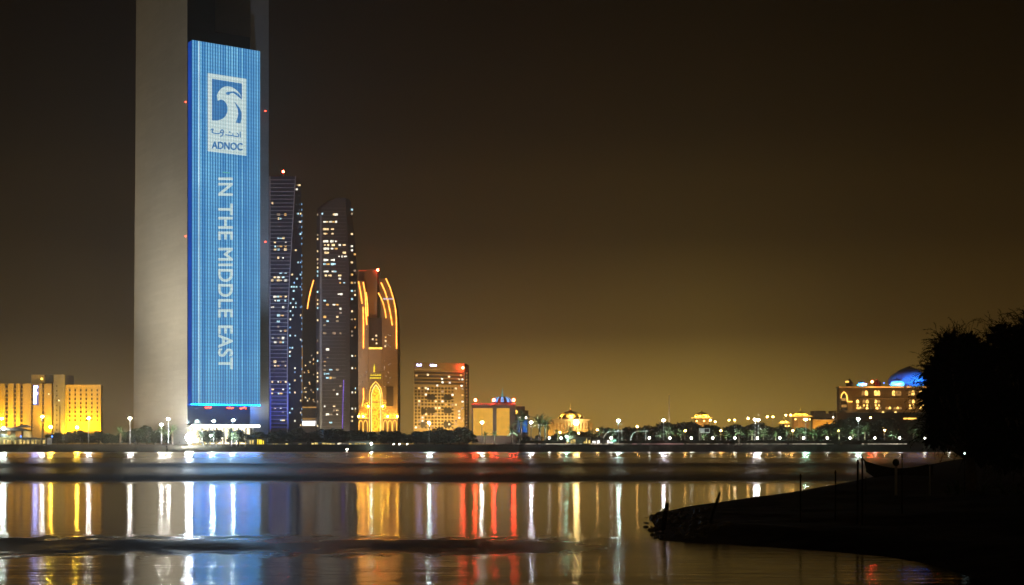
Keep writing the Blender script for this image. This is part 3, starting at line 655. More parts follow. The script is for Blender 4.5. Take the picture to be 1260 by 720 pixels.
def blue_kiosk():
    f = Fr('blue_lit_block', 'small blue lit block with two arched white lights', 'building', 646, 1040); o = f.o
    f.box(634.9, 650, 514, 546, 0, 12).build('wall', M['concrete'], o)
    f.box(637, 649, 517, 532, -.3, -.02).build('blue_panel', LAMP['bluepanel'], o)
    f.box(634.5, 651.5, 511.5, 513.9, -1, 12.5).build('roof', M['roofdark'], o)
    for px in (640, 647.3): MB().ball((f.x(px), -1.2, f.h(513.9)), .8, 8, 5).build('wall_lamp', emit('warm_wall_lamp', (1, .8, .65), 9, 0), o)
    for px in (637.8, 643.3, 649.2): f.box(px-.45, px+.45, 514, 545, -.8, -.35).build('pilaster', M['whitemetal'], o)
    g = Fr('stepped_block', 'dark stepped brown block behind the small blue lit block', 'building', 643, 1120); o = g.o
    g.box(633, 650, 505, 546, 0, 20).build('wall', M['concrete'], o); g.box(635, 646, 500, 504.9, 2, 18).build('penthouse', M['concrete'], o)
    MB().strip(g.pts([(634.3, 505.2), (636, 506.3), (635.8, 508), (634.2, 509.2)]), 1.0, -.8, -.1).build('crescent_light', LAMP['goldstrip'], o)
blue_kiosk()

# ------------------------------------------------------------------ left hotel
def yellow_hotel():
    f = Fr('yellow_hotel', 'wide low hotel washed in bright yellow light at the left edge', 'hotel', 50, 1000); o = f.o
    y = (1, .54, .012)
    f.box(-40, 68, 473, 546, 3, 20).build('left_wing', M['cream'], o)
    piers = [(-9, -3), (-.5, 6), (10, 16.5), (20, 24.5), (28.2, 38), (40.6, 51.5), (54.5, 63.5)]
    for a, b in piers: f.box(a, b, 472, 546, 0, 2.95).build('pier', M['cream'], o)
    for a, b in zip(piers, piers[1:]):
        m = MB(); x0, x1 = a[1]+.4, b[0]-.4
        for r in range(9): f.box(x0, x1, 478+5.2*r, 479.4+5.2*r, .6, 2.9, m)
        m.build('balcony_rails', M['cream'], o)
        m = MB()
        for r in range(10): f.box(x0+.3, x1-.3, 474.5+5.2*r, 477.6+5.2*r, 2.6, 2.95, m)
        m.build('balcony_windows', M['glass'], o)
    f.box(38.5, 54.5, 461, 472.5, 4, 16).build('roof_house', M['cream'], o)
    f.box(55, 66, 460.5, 472.9, 8, 18).build('lift_tower', M['concrete'], o)
    f.box(66, 79.5, 461, 546, -1.5, 19.9).build('stair_tower', M['concrete'], o)
    m = MB()
    for r in range(10): f.box(69, 70.5, 474+6*r, 476+6*r, -1.7, -1.55, m)
    m.build('stair_windows', M['glass'], o)
    MB().strip(f.pts([(74.5, 500), (74.5, 540)]), .5, -1.8, -1.55).build('downpipe', M['dark'], o)
    f.box(80, 124, 474.5, 546, 0, 6).build('right_wing', M['cream'], o)
    f.box(79.8, 124.3, 473.4, 474.4, -.4, 6.2).build('right_parapet', M['cream'], o)
    f.box(80.2, 81.4, 474.6, 546, -1.2, -.05).build('corner_pilaster', M['cream'], o); f.box(122.8, 124.1, 474.6, 546, -1.2, -.05).build('corner_pilaster', M['cream'], o)
    for c in range(6):
        for r in range(8):
            f.box(84.8+6.8*c, 86.6+6.8*c, 479+5.3*r, 481.6+5.3*r, -.18, -.02).build('window', M['glass'], o)
    MB().ball((f.x(49.5), 3, f.h(466)), .7, 8, 5).build('roof_lamp', emit('yellow_roof_lamp', (1, .7, .1), 5, 0), o)
    MB().ball((f.x(73.5), -2, f.h(493)), .5, 8, 5).build('wall_lamp', emit('yellow_wall_lamp', (1, .8, .4), 3, 0), o)
    MB().ball((f.x(60.5), -1, f.h(485)), .45, 8, 5).build('wall_lamp', emit('white_wall_lamp', (1, .85, .5), 3, 0), o)
    def ms(a, b): return (f.x(41.6 + 5.2*b), -.45, f.h(475 + 22*a))
    text_mesh('Radisson', 'sign_lettering', LAMP['sign'], 1, ms, o, .03)
    MB().box(f.x(40.9), f.x(47.6), -.25, -.03, f.h(498.5), f.h(473.8)).build('sign_board', emit('sign_back_glow', (.42, .40, .95), .45, .2, .3), o)
    ups = [(-6, 1), (3, 1), (13, 1), (22.5, .7), (32, .22), (55.5, .5), (61, 1.1), (81.5, 1.0), (88.6, .75), (95.4, .85), (102.2, .9), (109, .85), (115.8, .45), (122.5, 1.1)]
    for px, e in ups:
        yy = -5.5
        spot(o, (f.x(px), yy, 3), (f.x(px), 0, 30), 82000*e, y, 75, .9, .4)
    spot(o, (f.x(46), -45, 2), (f.x(52), 0, 22), 50000, (1, .62, .25), 80, .9, .5)
    spot(o, (f.x(100), -45, 2), (f.x(100), 0, 24), 40000, (1, .52, .03), 80, .9, .5)
    spot(o, (f.x(8), -45, 2), (f.x(8), 0, 24), 36000, (1, .5, .03), 80, .9, .5)
yellow_hotel()

# ------------------------------------------------------------------ gilded palace and pavilions
def dome_prof(r, zb, h, n=9, bulge=1.06):
    pr = [(r*.94, zb)]
    for k in range(1, n+1):
        t = k/n; a = t*math.pi/2; pr.append((max(.12, r*bulge*math.cos(a)**.85 if k < n else .12), zb + h*math.sin(a)))
    return pr
def gold_palace():
    f = Fr('domed_palace', 'gold lit palace with one broad dome and thin spire', 'palace', 702, 1050); o = f.o
    f.box(681, 724, 518, 546, 0, 30).build('main_wall', M['tan'], o)
    f.box(679, 726.5, 515.8, 517.9, -1.6, 31).build('cornice', M['tan'], o)
    for a, b in ((674.5, 680.8), (724.2, 729)):
        f.box(a, b, 522, 546, 2, 22).build('side_wing', M['tan'], o)
        f.box(a-.6, b+.4, 520.6, 521.9, 1.2, 22.5).build('side_cornice', M['tan'], o)
    for k in range(11): f.box(683+3.9*k, 684.1+3.9*k, 518, 540, -1.2, -.05).build('column', M['tan'], o)
    for k in range(10): f.box(684.9+3.9*k, 686.1+3.9*k, 521, 528, -.22, -.03).build('lit_window', LAMP['softgold'], o)
    c = (f.x(703), 14); r = f.x(715.5)-f.x(703)
    MB().lathe([(r*1.25, f.h(515.7)), (r*1.25, f.h(514.2)), (r*1.05, f.h(514.0)), (r*1.0, f.h(513))], 28, c).build('drum', M['tan'], o)
    MB().lathe(dome_prof(r, f.h(513.0), f.h(505.6)-f.h(513)), 28, c).build('dome', M['dome'], o, smooth=True)
    z = f.h(505.8); MB().lathe([(1.5, z), (1.0, z+.8), (.45, z+1.6), (.8, z+2.2), (.3, z+3), (.1, f.h(495.5))], 10, c).build('spire', M['dome'], o)
    for s in (-1, 1):
        cc = (f.x(703+13.5*s), 8); MB().lathe([(1.1, f.h(515.7)), (1.1, f.h(514)), (1.3, f.h(513.4)), (.9, f.h(512.3)), (.1, f.h(511.2))], 10, cc).build('corner_turret', M['dome'], o)
    MB().ball((f.x(708.5), -6, f.h(520)), 1.9, 8, 5).build('floodlight_lamp', emit('palace_floodlight', (1, .72, .28), 130, 0), o)
    g = (1, .60, .16)
    for px in (676, 684, 692, 700, 709, 718, 727): spot(o, (f.x(px), -7, 2), (f.x(px), 2, 14), 10000, (1, .56, .10), 95, .9, .4)
    for a in range(0, 360, 60):
        x, yy = c[0]+r*1.9*math.cos(R(a+30)), c[1]+r*1.5*math.sin(R(a+30)); spot(o, (x, yy, f.h(515)+.6), (c[0], c[1], f.h(509)), 22000, (1, .62, .14), 85, .9, .3)
gold_palace()
def pavilion(label, px, d, eave, half, dtop, dhalf, spire, base, e=1.0):
    f = Fr('domed_pavilion', label, 'pavilion', px, d, group='gold domed pavilions'); o = f.o
    w = f.x(px+half); c = (0, w*.9)
    MB().lathe([(w*.78, 0), (w*.78, f.h(eave+1.6)), (w*.9, f.h(eave+1.2))], 12, c).build('body', M['tan'], o)
    MB().lathe([(w*.9, f.h(eave+1.2)), (w*1.05, f.h(eave+.8)), (w*1.05, f.h(eave+.2)), (w*.75, f.h(eave-.2))], 24, c).build('eave', M['tan'], o)
    r = f.x(px+dhalf)
    MB().lathe(dome_prof(r, f.h(eave-.2), f.h(dtop)-f.h(eave-.2)), 24, c).build('dome', M['dome'], o, smooth=True)
    z = f.h(dtop)-.1; MB().lathe([(.7, z), (.35, z+.7), (.5, z+1.1), (.08, f.h(spire))], 8, c).build('spire', M['dome'], o)
    MB().tube([(c[0]+w*1.06*math.cos(2*math.pi*k/24), c[1]+w*1.06*math.sin(2*math.pi*k/24), f.h(eave+.5)) for k in range(25)], .22, 4).build('eave_light', LAMP['goldstrip'], o)
    for s in (-.62, .1, .7):
        MB().ball((w*s*1.02, c[1]-w*1.0*(1-s*s*.6), f.h(eave+4.5)), .55, 8, 5).build('wall_lamp', emit('gold_wall_lamp', (1, .6, .15), 10, 0), o)
    for a in (200, 245, 295, 340): spot(o, (c[0]+w*1.0*math.cos(R(a)), c[1]+w*1.0*math.sin(R(a)), f.h(eave-.6)), (c[0], c[1], f.h(dtop+1.5)), 7000*e, (1, .66, .12), 110, .9, .3)
    for s in (-.8, .8): spot(o, (w*s*1.5, -w*.9, 1), (w*s*.3, c[1], f.h(eave)), 22000*e, (1, .50, .10), 80, .9, .3)
    return f
pavilion('round gold domed pavilion beside the pale square frame sign', 865, 1040, 513.6, 12, 507, 8.6, 503, 530)
pavilion('round gold domed pavilion standing at the end of a long low wall', 987.5, 1100, 511.5, 13.2, 506.6, 8.8, 500.5, 530)
pavilion('smallest gold domed pavilion, beside lamps left of a larger one', 966, 1120, 520, 6.5, 516.8, 4.5, 513.5, 530, .5)
def palace_wall():
    f = Fr('garden_wall', 'long low tan wall with blocky towers lit orange from below', 'wall', 1016, 1130); o = f.o
    f.box(1000, 1036, 516, 546, 0, 6).build('wall', M['tan'], o)
    f.box(1002, 1016, 505.5, 515.9, 6.2, 22).build('tower_block', M['tan'], o); f.box(1023.5, 1029, 505.5, 515.9, 6.2, 18).build('tower_block', M['tan'], o); f.box(1016.2, 1023.3, 509, 515.9, 8, 16).build('tower_block', M['tan'], o)
    m = MB()
    for k in range(11): f.box(1001+3.1*k, 1002.9+3.1*k, 514.6, 515.95, .3, 5, m)
    m.build('battlements', M['roofdark'], o)
    f.box(1000.5, 1031, 516.3, 516.9, -.5, -.05).build('ledge_light', LAMP['softgold'], o)
    MB().ball((f.x(1025), -1, f.h(513.5)), .6, 8, 5).build('wall_lamp', emit('pale_wall_lamp', (1, .85, .6), 12, 0), o)
    for px in (1004, 1012, 1020, 1028): spot(o, (f.x(px), -7, 2), (f.x(px), 0, 14), 26000, (1, .48, .06), 90, .9, .3)
palace_wall()
def long_palace():
    f = Fr('grand_palace', 'long tan palace with amber arcades and blue lit domes behind trees', 'palace', 1095, 1150); o = f.o
    f.box(1048.7, 1200, 477.5, 507.5, 0, 40).build('main_wall', M['tan'], o)
    f.box(1032.8, 1048.6, 477.5, 546, -5, 4).build('gate_tower', M['tan'], o)
    f.box(1032, 1200, 475.4, 477.4, -6, 5).build('cornice', M['tan'], o)
    for a, b in ((1033, 1112), (1116, 1133), (1135, 1150), (1153, 1198)): f.box(a, b, 475.7, 477.0, -6.6, -6.05).build('cornice_light', emit('amber_cornice_light', (1, .40, .07), 1.6, .7, .12), o)
    f.box(1048.8, 1200, 489, 490.3, -1.2, -.05).build('string_course', M['tan'], o)
    f.box(1049, 1112, 490.4, 490.9, -1.4, -1.22).build('string_course_light', emit('amber_course_light', (1, .42, .08), .28, .8, .12), o)
    f.box(1030, 1205, 508, 546, -24, -6).build('terrace', M['roofdark'], o)
    f.box(1048.8, 1200, 503.5, 507.4, -3, -.1).build('arcade_base', M['tan'], o)
    # tall gate arch
    ga = [(1034.6, 505), (1034.6, 490), (1035.4, 486), (1037, 483.6), (1038.4, 482.5), (1039.8, 483.6), (1041.6, 486.5), (1042.6, 490), (1042.8, 505)]
    MB().wallpoly(f.pts(list(reversed(ga)), -5), -5.25, -5.02).build('gate_recess', M['roofdark'], o)
    MB().strip(f.pts(ga[1:7] + [(1042.6, 494.3), (1048.4, 494.3)], -5), .75, -5.9, -5.3).build('gate_arch_light', LAMP['goldstrip'], o)
    for py in (490, 498): f.box(1035.5, 1041.8, py, py+3.2, -5.5, -5.28).build('gate_window', LAMP['softgold'], o)
    rnd = random.Random(8)
    def archwin(cx, top, bot, w, m, nm='arcade_window'):
        MB().wallpoly(f.pts(list(reversed([(cx-w, bot), (cx-w, top+w*.9), (cx-w*.6, top+w*.3), (cx, top), (cx+w*.6, top+w*.3), (cx+w, top+w*.9), (cx+w, bot)]))), -.25, -.02).build(nm, m, o)
    b_hi = emit('bright_arcade', (1, .58, .13), 2.8, .8, .5); b_lo = emit('dim_arcade', (1, .48, .12), .5, .7, .5)
    for cx in (1062, 1066, 1077.5, 1081, 1099.5, 1104, 1107, 1119.5, 1123.5, 1133, 1137, 1147): archwin(cx, 480.4+rnd.uniform(0, .6), 486.8, 1.75, rnd.choice([b_hi, b_lo, b_hi]))
    for cx in (1055.2, 1063, 1067, 1077.5, 1081.5, 1119.5, 1124, 1136): archwin(cx, 491.8, 496.2, 1.6, rnd.choice([b_hi, b_lo])); archwin(cx, 497.5, 500, .9, b_hi)
    for cx in (1055, 1058.5, 1062, 1067, 1079, 1082, 1091, 1095, 1101, 1104.5, 1108, 1120, 1124, 1133, 1137): archwin(cx, 500.5, 504.5, 1.6, rnd.choice([b_hi, b_hi, b_lo]))
    for px in (1072.5, 1086.5, 1115.5, 1129): f.box(px-1.1, px+1.1, 491, 507, -1.6, -.1).build('pilaster', M['tan'], o)
    for px in (1086.5, 1094.5, 1102): MB().ball((f.x(px, -5), -5, f.h(507.5, -5)), 1.0, 8, 5).build('terrace_globe_lamp', emit('golden_globe', (1, .68, .2), 2.2, 0), o)
    # domes
    def dome(px, r_px, zb, zt, y, m, nm='blue_dome', cap=True, bl=1.06, fin=None):
        c = (f.x(px, y), y); r = r_px*(f.d+y)/F
        pr = [(r*.9, f.h(zb, y)), (r*.97, f.h(zb, y)+.3*r*.3)]
        H = f.h(zt, y)-f.h(zb, y)
        for k in range(1, 9): a = k/8*1.12; pr.append((r*bl*math.cos(a-.15), f.h(zb, y)+H*math.sin(a)*.98+.05))
        d_ = MB().lathe(pr, 32, c).build(nm, m, o, smooth=True)
        z = pr[-1][1]; rr = pr[-1][0]
        if cap: MB().lathe([(rr*1.12, z-.2), (rr*.9, z+r*.08), (rr*.4, z+r*.20), (.25, z+r*.30), (.08, z+r*.30+(3 if fin else 1))], 16, c).build('dome_cap', M['roofdark'], o)
        return c, r
    c, r = dome(1118.5, 24.5, 475, 455.5, 34, M['domeblue'], 'great_dome', bl=1.03)
    MB().lathe([(r*1.0, f.h(475.4, 34)-2), (r*1.0, f.h(475, 34))], 32, c).build('dome_drum', M['tan'], o)
    bl = (.02, .16, 1)
    for s in (-1.15, -.75, -.3, .15, .6, 1.05):
        spot(o, (c[0]+r*s*1.3, c[1]-r*2.3+abs(s)*r*.4, f.h(474.5, 8)), (c[0]+r*s*.5, c[1], f.h(461, 34)), 65000, (.02, .20, 1), 60, .9, .4)
    for px, rp, zb, zt, y in ((1103.5, 8.6, 475, 467.2, 2), (1060.5, 5.8, 475, 470, 2)):
        c2, r2 = dome(px, rp, zb, zt, y, M['domeblue'])
        for s in (-.8, 0, .8): spot(o, (c2[0]+r2*s*1.5, c2[1]-r2*1.6, f.h(475.2, y)+.2), (c2[0]+r2*s*.5, c2[1], f.h(471.0, y)), 60000, (.05, .32, 1), 85, .9, .3)
        rib = emit('blue_dome_rib_light', (.18, .55, 1), .9, .3, .4)
    for px, w, zt in ((1047.5, 4.5, 465), (1082, 4.5, 466.5)):
        MB().lathe([(w*.66, f.h(475.3)), (w*.62, f.h(472)), (w*.72, f.h(471.6)), (w*.3, f.h(468)), (.1, f.h(zt))], 12, (f.x(px), 6)).build('turret', M['roofdark'], o)
    f.box(1041, 1044.5, 468.8, 470.6, 2, 4).build('roof_lit_window', LAMP['goldstrip'], o)
    MB().ball((f.x(1072.3), -2, f.h(470)), 1.0, 8, 5).build('red_beacon', LAMP['red'], o); MB().tube([(f.x(1072.3), -2, f.h(475.3)), (f.x(1072.3), -2, f.h(471.5))], .18, 5).build('beacon_mast', M['steel'], o)
    MB().ball((f.x(1086.8), -2, f.h(471.5)), .5, 8, 5).build('roof_lamp', LAMP['blue'], o)
    MB().ball((f.x(1149), -2, f.h(469)), .8, 8, 5).build('red_beacon', LAMP['redsoft'], o)
    f.box(1112, 1127.5, 514.3, 516, -24.6, -24.05).build('terrace_light', LAMP['goldstrip'], o)
    for px in (1037, 1074, 1095): MB().lathe([(3.2, f.h(508, -10)), (3.0, f.h(507, -10)), (2.0, f.h(505.3, -10)), (.2, f.h(503.5, -10))], 12, (f.x(px, -10), -10)).build('terrace_dome', M['roofdark'], o)
    for px, e in ((1036, 1.6), (1045, 1.2), (1058, 1), (1072, 1), (1086, 1), (1100, 1), (1115, 1), (1129, 1)): spot(o, (f.x(px), -20, f.h(507.5)), (f.x(px), 0, f.h(488)), 1900*e, (1, .46, .07), 100, .9, .4)
long_palace()
f = Fr('flagpole', 'single thin tall flagpole rising above the dark trees', 'flagpole', 823.4, 1000)
MB().tube([(0, 0, 0), (0, 0, f.h(500)), (0, 0, f.h(486))], [.5, .4, .28], 8).build('pole', M['steel'], f.o); MB().ball((0, 0, f.h(485.5)), .5, 8, 5).build('finial', emit('amber_pole_tip', (1, .6, .2), .6, 0), f.o)
spot(f.o, (-3, -10, 1), (0, 0, 25), 70000, (1, .6, .2), 60, .9, .3)

# ------------------------------------------------------------------ trees and palms
REG = [(60, 'beach cafe'), (128, 'yellow lit hotel'), (164, 'gap beside the skyscraper'), (232, 'skyscraper granite side'), (330, 'big blue screen'), (388, 'blue edged tower'), (441, 'curved dark tower'), (500, 'gold arch hotel'), (580, 'boxy grid hotel'),
       (636, 'amber panelled hall'), (674, 'small blue lit block'), (732, 'gold domed palace'), (823, 'tall thin flagpole'), (850, 'gap beside the flagpole'), (880, 'round gold pavilion'), (970, 'gap between gold pavilions'), (1003, 'larger gold pavilion'), (1034, 'low tan wall'), (1300, 'long blue domed palace')]
ORD = ['first', 'second', 'third', 'fourth', 'fifth', 'sixth', 'seventh', 'eighth', 'ninth', 'tenth', 'eleventh', 'twelfth', 'thirteenth', 'fourteenth', 'fifteenth']
def labeller(pxs, desc, prep='below'):
    reg = [next(n for lim, n in REG if p < lim) for p in pxs]; cnt = {}; out = {}
    tot = {r: reg.count(r) for r in reg}
    for p, r in sorted(zip(pxs, reg)):
        cnt[r] = cnt.get(r, 0) + 1
        out[p] = f'{desc} {prep} the {r}' + (f', {ORD[cnt[r]-1]} from left' if tot[r] > 1 else '')
    return out
def crown_mesh(name, lobes, n, size, m, seed):
    rnd = random.Random(seed); mb = MB()
    for k in range(n):
        c, r = rnd.choices(lobes, [l[1]**2 for l in lobes])[0]
        v = Vector((rnd.gauss(0, 1), rnd.gauss(0, 1), rnd.gauss(0, 1))).normalized(); p = Vector(c) + Vector((v.x, v.y, v.z*.8))*r*rnd.random()**.35*rnd.uniform(.85, 1.12)
        a = Vector((rnd.gauss(0, 1), rnd.gauss(0, 1), rnd.gauss(0, .7))).normalized(); b = a.cross(Vector((rnd.gauss(0, 1), rnd.gauss(0, 1), rnd.gauss(0, 1)))).normalized()
        s = size*rnd.uniform(.6, 1.3)
        mb.add([p-a*s*.5, p+b*s*.28, p+a*s*.55, p-b*s*.3], [(0, 1, 2, 3)])
    return mb.mesh(name, m)
def trunk_mesh(h, r, limbs, seed):
    rnd = random.Random(seed); mb = MB(); mb.tube([(0, 0, 0), (.1, 0, h*.5), (-.1, .1, h)], [r, r*.75, r*.55], 7)
    for k in range(limbs):
        a = k*2*math.pi/limbs + rnd.uniform(-.4, .4); L_ = h*rnd.uniform(.5, .9)
        mb.tube([(0, 0, h*.8), (L_*.45*math.cos(a), L_*.45*math.sin(a), h+L_*.4), (L_*.8*math.cos(a), L_*.8*math.sin(a), h+L_*.9)], [r*.5, r*.35, r*.12], 5)
    return mb.mesh('trunk', M['bark'])
TREES = []
for sd in range(5):
    rnd = random.Random(50+sd)
    lobes = [((rnd.uniform(-3, 3), rnd.uniform(-2.5, 2.5), rnd.uniform(4.2, 8.2)), rnd.uniform(1.6, 2.9)) for _ in range(9)] + [((rnd.uniform(-3.5, 3.5), rnd.uniform(-2, 2), 2.6), 2.0) for _ in range(4)]
    TREES.append((crown_mesh('crown', lobes, 1500, 1.15, M['leaf'], sd), trunk_mesh(4.2, .38, 5, sd)))
def place_tree(px, top, d, k, label, group, wide=1.0):
    t = thing('broadleaf_tree', label, 'tree', (XW(px, d), d, GZ-.1), group)
    s = (ZW(top, d)-GZ)/10.6; t.scale = (s*wide, s*wide, s); t.rotation_euler = (0, 0, (px*7.3) % 6.28)
    inst('crown', TREES[k][0], t); inst('trunk', TREES[k][1], t)
rows = []
rnd = random.Random(77)
prof = [(60, 531), (80, 531), (100, 530), (125, 532), (150, 533), (172, 525), (185, 524), (205, 530), (232, 533), (255, 527), (275, 526), (290, 528), (315, 531), (345, 530), (360, 527), (385, 529), (400, 526), (420, 527), (440, 530), (452, 530), (470, 529), (500, 531), (520, 528), (545, 525), (570, 526), (582, 533)]
def top_at(px, pr):
    for (a, b), (c, d_) in zip(pr, pr[1:]):
        if a <= px <= c: return b + (d_-b)*(px-a)/(c-a)
    return pr[-1][1]
px = 62
while px < 582: rows.append((round(px, 1), top_at(px, prof)+rnd.uniform(-1.5, 2.5), 905+rnd.uniform(0, 22))); px += rnd.uniform(8, 12)
L_ = labeller([r[0] for r in rows], 'dark leafy tree', 'before')
for i, (px, tp, d) in enumerate(rows): place_tree(px, tp-1.5, d, i % 5, L_[px], 'dark trees along the shore', 1.25)
prof2 = [(636, 537), (655, 535), (672, 536), (690, 531), (716, 528), (735, 530), (744, 521), (758, 526), (775, 520), (790, 521), (800, 518), (815, 519), (830, 516), (845, 514), (862, 520), (880, 521), (900, 520), (920, 519), (945, 518), (960, 522), (985, 523), (1010, 522), (1035, 514), (1050, 512), (1075, 513), (1100, 513), (1130, 514), (1180, 514)]
rows2 = []; px = 640
while px < 1180: rows2.append((round(px, 1), top_at(px, prof2)+rnd.uniform(-1, 2), 950+rnd.uniform(0, 20))); px += rnd.uniform(9, 13)
L_ = labeller([r[0] for r in rows2], 'dark round tree', 'before')
for i, (px, tp, d) in enumerate(rows2): place_tree(px, tp, d, i % 5, L_[px], 'dark trees behind the promenade', 1.25)
# palms
def palm_meshes(seed):
    rnd = random.Random(seed); tr = MB().tube([(0, 0, 0), (.08, 0, 2.2), (.05, .05, 4.6)], [.34, .26, .24], 7).mesh('trunk', M['bark'])
    fr = MB()
    for k in range(26):
        a = k*2.399 + rnd.uniform(-.2, .2); el = R(rnd.uniform(-25, 75)); Ln = rnd.uniform(2.6, 3.5); pts = []; p = Vector((.05, .05, 4.6)); n = 7
        for j in range(n+1):
            t = j/n; e = el - t*t*1.5; pts.append(p.copy()); p += Vector((math.cos(a)*math.cos(e), math.sin(a)*math.cos(e), math.sin(e)))*Ln/n
        sd = Vector((-math.sin(a), math.cos(a), 0))
        for j in range(n):
            for s in (-1, 1):
                for q in (0, .5):
                    b0 = pts[j].lerp(pts[j+1], q); b1 = pts[j].lerp(pts[j+1], q+.32); ln = .75*(1-(j+q)/n*.55)*(.6 if j == 0 else 1)
                    tip = b1 + sd*s*ln + (pts[j+1]-pts[j])*.5 - Vector((0, 0, .28*ln)); fr.add([b0, b1, tip], [(0, 1, 2)])
    return tr, fr.mesh('fronds', M['palmleaf'])
PALM = [palm_meshes(s) for s in range(4)]
def place_palm(px, top, d, k, label, group, z=GZ):
    t = thing('palm_tree', label, 'palm tree', (XW(px, d), d, z-.05), group); s = (ZW(top, d)-z)/6.9
    s *= 1.38; t.scale = (s,)*3; t.rotation_euler = (0, 0, (px*3.7) % 6.28)
    if px < 230: spot(t, (.8, -4, .4), (0, 0, 5), 5200, (1, .55, .06), 85, .8, .2)
    if px > 590: spot(t, (.6, -3.2, .4), (0, 0, 5), 12000*(.5+((px*13) % 10)/7), (.72, 1, .66), 75, .8, .2)
    inst('trunk', PALM[k][0], t); inst('fronds', PALM[k][1], t)
pl = [(148, 530), (199, 530), (212, 529), (246, 533), (283, 531), (597, 535), (608, 534), (630.5, 531), (641, 517), (664, 519), (670.5, 521.5), (686, 533), (701, 529.5), (726, 532), (741, 532), (755, 532), (822, 530), (812, 534.5), (838, 533), (866, 534), (880, 533.5), (894, 534), (909, 532.5), (925, 533), (939, 532), (954, 535), (970, 532), (985, 531.5), (1001, 532), (1016, 533), (1032, 531.5), (1049, 532), (1064, 529), (1099, 534), (1124, 531), (1146, 533), (1160, 532)]
L_ = labeller([p[0] for p in pl], 'palm tree', 'below')
for i, (px, tp) in enumerate(pl): place_palm(px, tp, 893 + (i % 3)*4 if px > 590 else 900, i % 4, L_[px], 'palms along the promenade')

# ------------------------------------------------------------------ promenade furniture
def mast_proto(mat_, n=4):
    pass
def place_mast(px, py, d, m, label, r=1.1, kind='floodlight mast', group='tall floodlight masts'):
    z = ZW(py, d)
    t = thing('floodlight_mast', label, kind, (XW(px, d), d, GZ), group)
    MB().tube([(0, 0, 0), (0, 0, z-GZ-.6)], [.28, .16], 7).build('pole', M['steel'], t)
    MB().lathe([(.15, z-GZ-.6), (.2, z-GZ+.45), (.8, z-GZ+.5), (.7, z-GZ+.62), (.1, z-GZ+.8)], 10).build('lamp_ring', M['steel'], t)
    for k in range(4):
        a = R(45+90*k); MB().ball((r*.38*math.cos(a), r*.38*math.sin(a), z-GZ-.1), r*.55, 7, 5, .75).build('lamp_head', LAMP[m], t)
masts = [(2, 515, 'white'), (52, 512.5, 'white'), (109, 514.5, 'white'), (160, 514.5, 'white'), (198.5, 522.5, 'white'), (207, 515.5, 'white'), (263, 518, 'cool'), (287, 517, 'cool'), (528, 520.5, 'cool'), (593, 519.5, 'white'), (653.5, 519.5, 'violet'), (761, 517.5, 'cool'), (816.5, 517, 'violet'), (929, 516, 'violet'), (933, 516.5, 'white'), (991.5, 516, 'green'), (1056, 515.5, 'cool')]
L_ = labeller([m[0] for m in masts], 'tall floodlight mast', 'before')
for px, py, m in masts: place_mast(px, py, 890, m, L_[px], 1.0)
place_mast(697, 537, 892, 'green', 'low greenish floodlight standing among the palms of the gold domed palace', .8)
# glaring floodlight on a short post by the beach
t = thing('beach_floodlight', 'glaring white floodlight low on the beach below the skyscraper corner', 'floodlight', (XW(232.5, 884), 884, 3.2), None)
MB().tube([(0, 0, 0), (0, 0, 4.4)], .2).build('pole', M['steel'], t)
MB().ball((0, 0, 5.6), 2.1, 10, 7).build('lamp_head', LAMP['blast'], t)
# sodium lamps on arms behind the trees
am = [(62.5, 525.5, 'yellow'), (95, 526, 'yellow'), (735, 529, 'amber'), (784, 525, 'amber'), (843, 530, 'amber'), (887, 530, 'amber'), (975.5, 530, 'amber'), (1032, 530, 'amber'), (1088.5, 529.5, 'amber'), (874, 517, 'amber'), (880, 519, 'amber'), (897, 517, 'amber'), (904, 517, 'amber'), (920.5, 515, 'amber'), (944, 513, 'amber'), (951, 513, 'amber'), (967, 511, 'amber'), (973, 510.8, 'amber'), (712, 533, 'amber'), (689, 532, 'amber'), (1071, 514, 'amber')]
L_ = labeller([a[0] for a in am], 'small orange street lamp glowing', 'before')
for px, py, m in am:
    d = 945 if py < 527 else 897
    if m == 'yellow': d = 930
    if py < 520: d = 1010
    z = ZW(py, d)-GZ
    t = thing('street_lamp', L_[px], 'street lamp', (XW(px, d), d, GZ), 'orange street lamps')
    MB().tube([(0, .8, 0), (0, .8, z-.3), (0, .1, z+.25)], [.16, .11, .09], 6).build('pole', M['steel'], t)
    MB().ball((0, -.2, z), 1.05 if m == 'yellow' else .62, 8, 5, .7).build('lamp_head', LAMP[m], t)
gl = [676, 690.5, 752, 799, 824.3, 850.6, 877, 904.3, 932, 959.5, 988.7, 1018, 1046, 1076.5, 1107, 1138, 1168]
L_ = labeller(gl, 'white globe lamp post', 'below')
for px in gl:
    d = 888; z = ZW(539, d)-GZ
    t = thing('globe_lamp', L_[px], 'lamp', (XW(px, d), d, GZ), 'globe lamps on the promenade')
    MB().tube([(0, 0, 0), (0, 0, z-.5)], .14, 6).build('post', M['steel'], t)
    MB().ball((0, 0, z), .62, 8, 6).build('globe', LAMP['globe'], t)
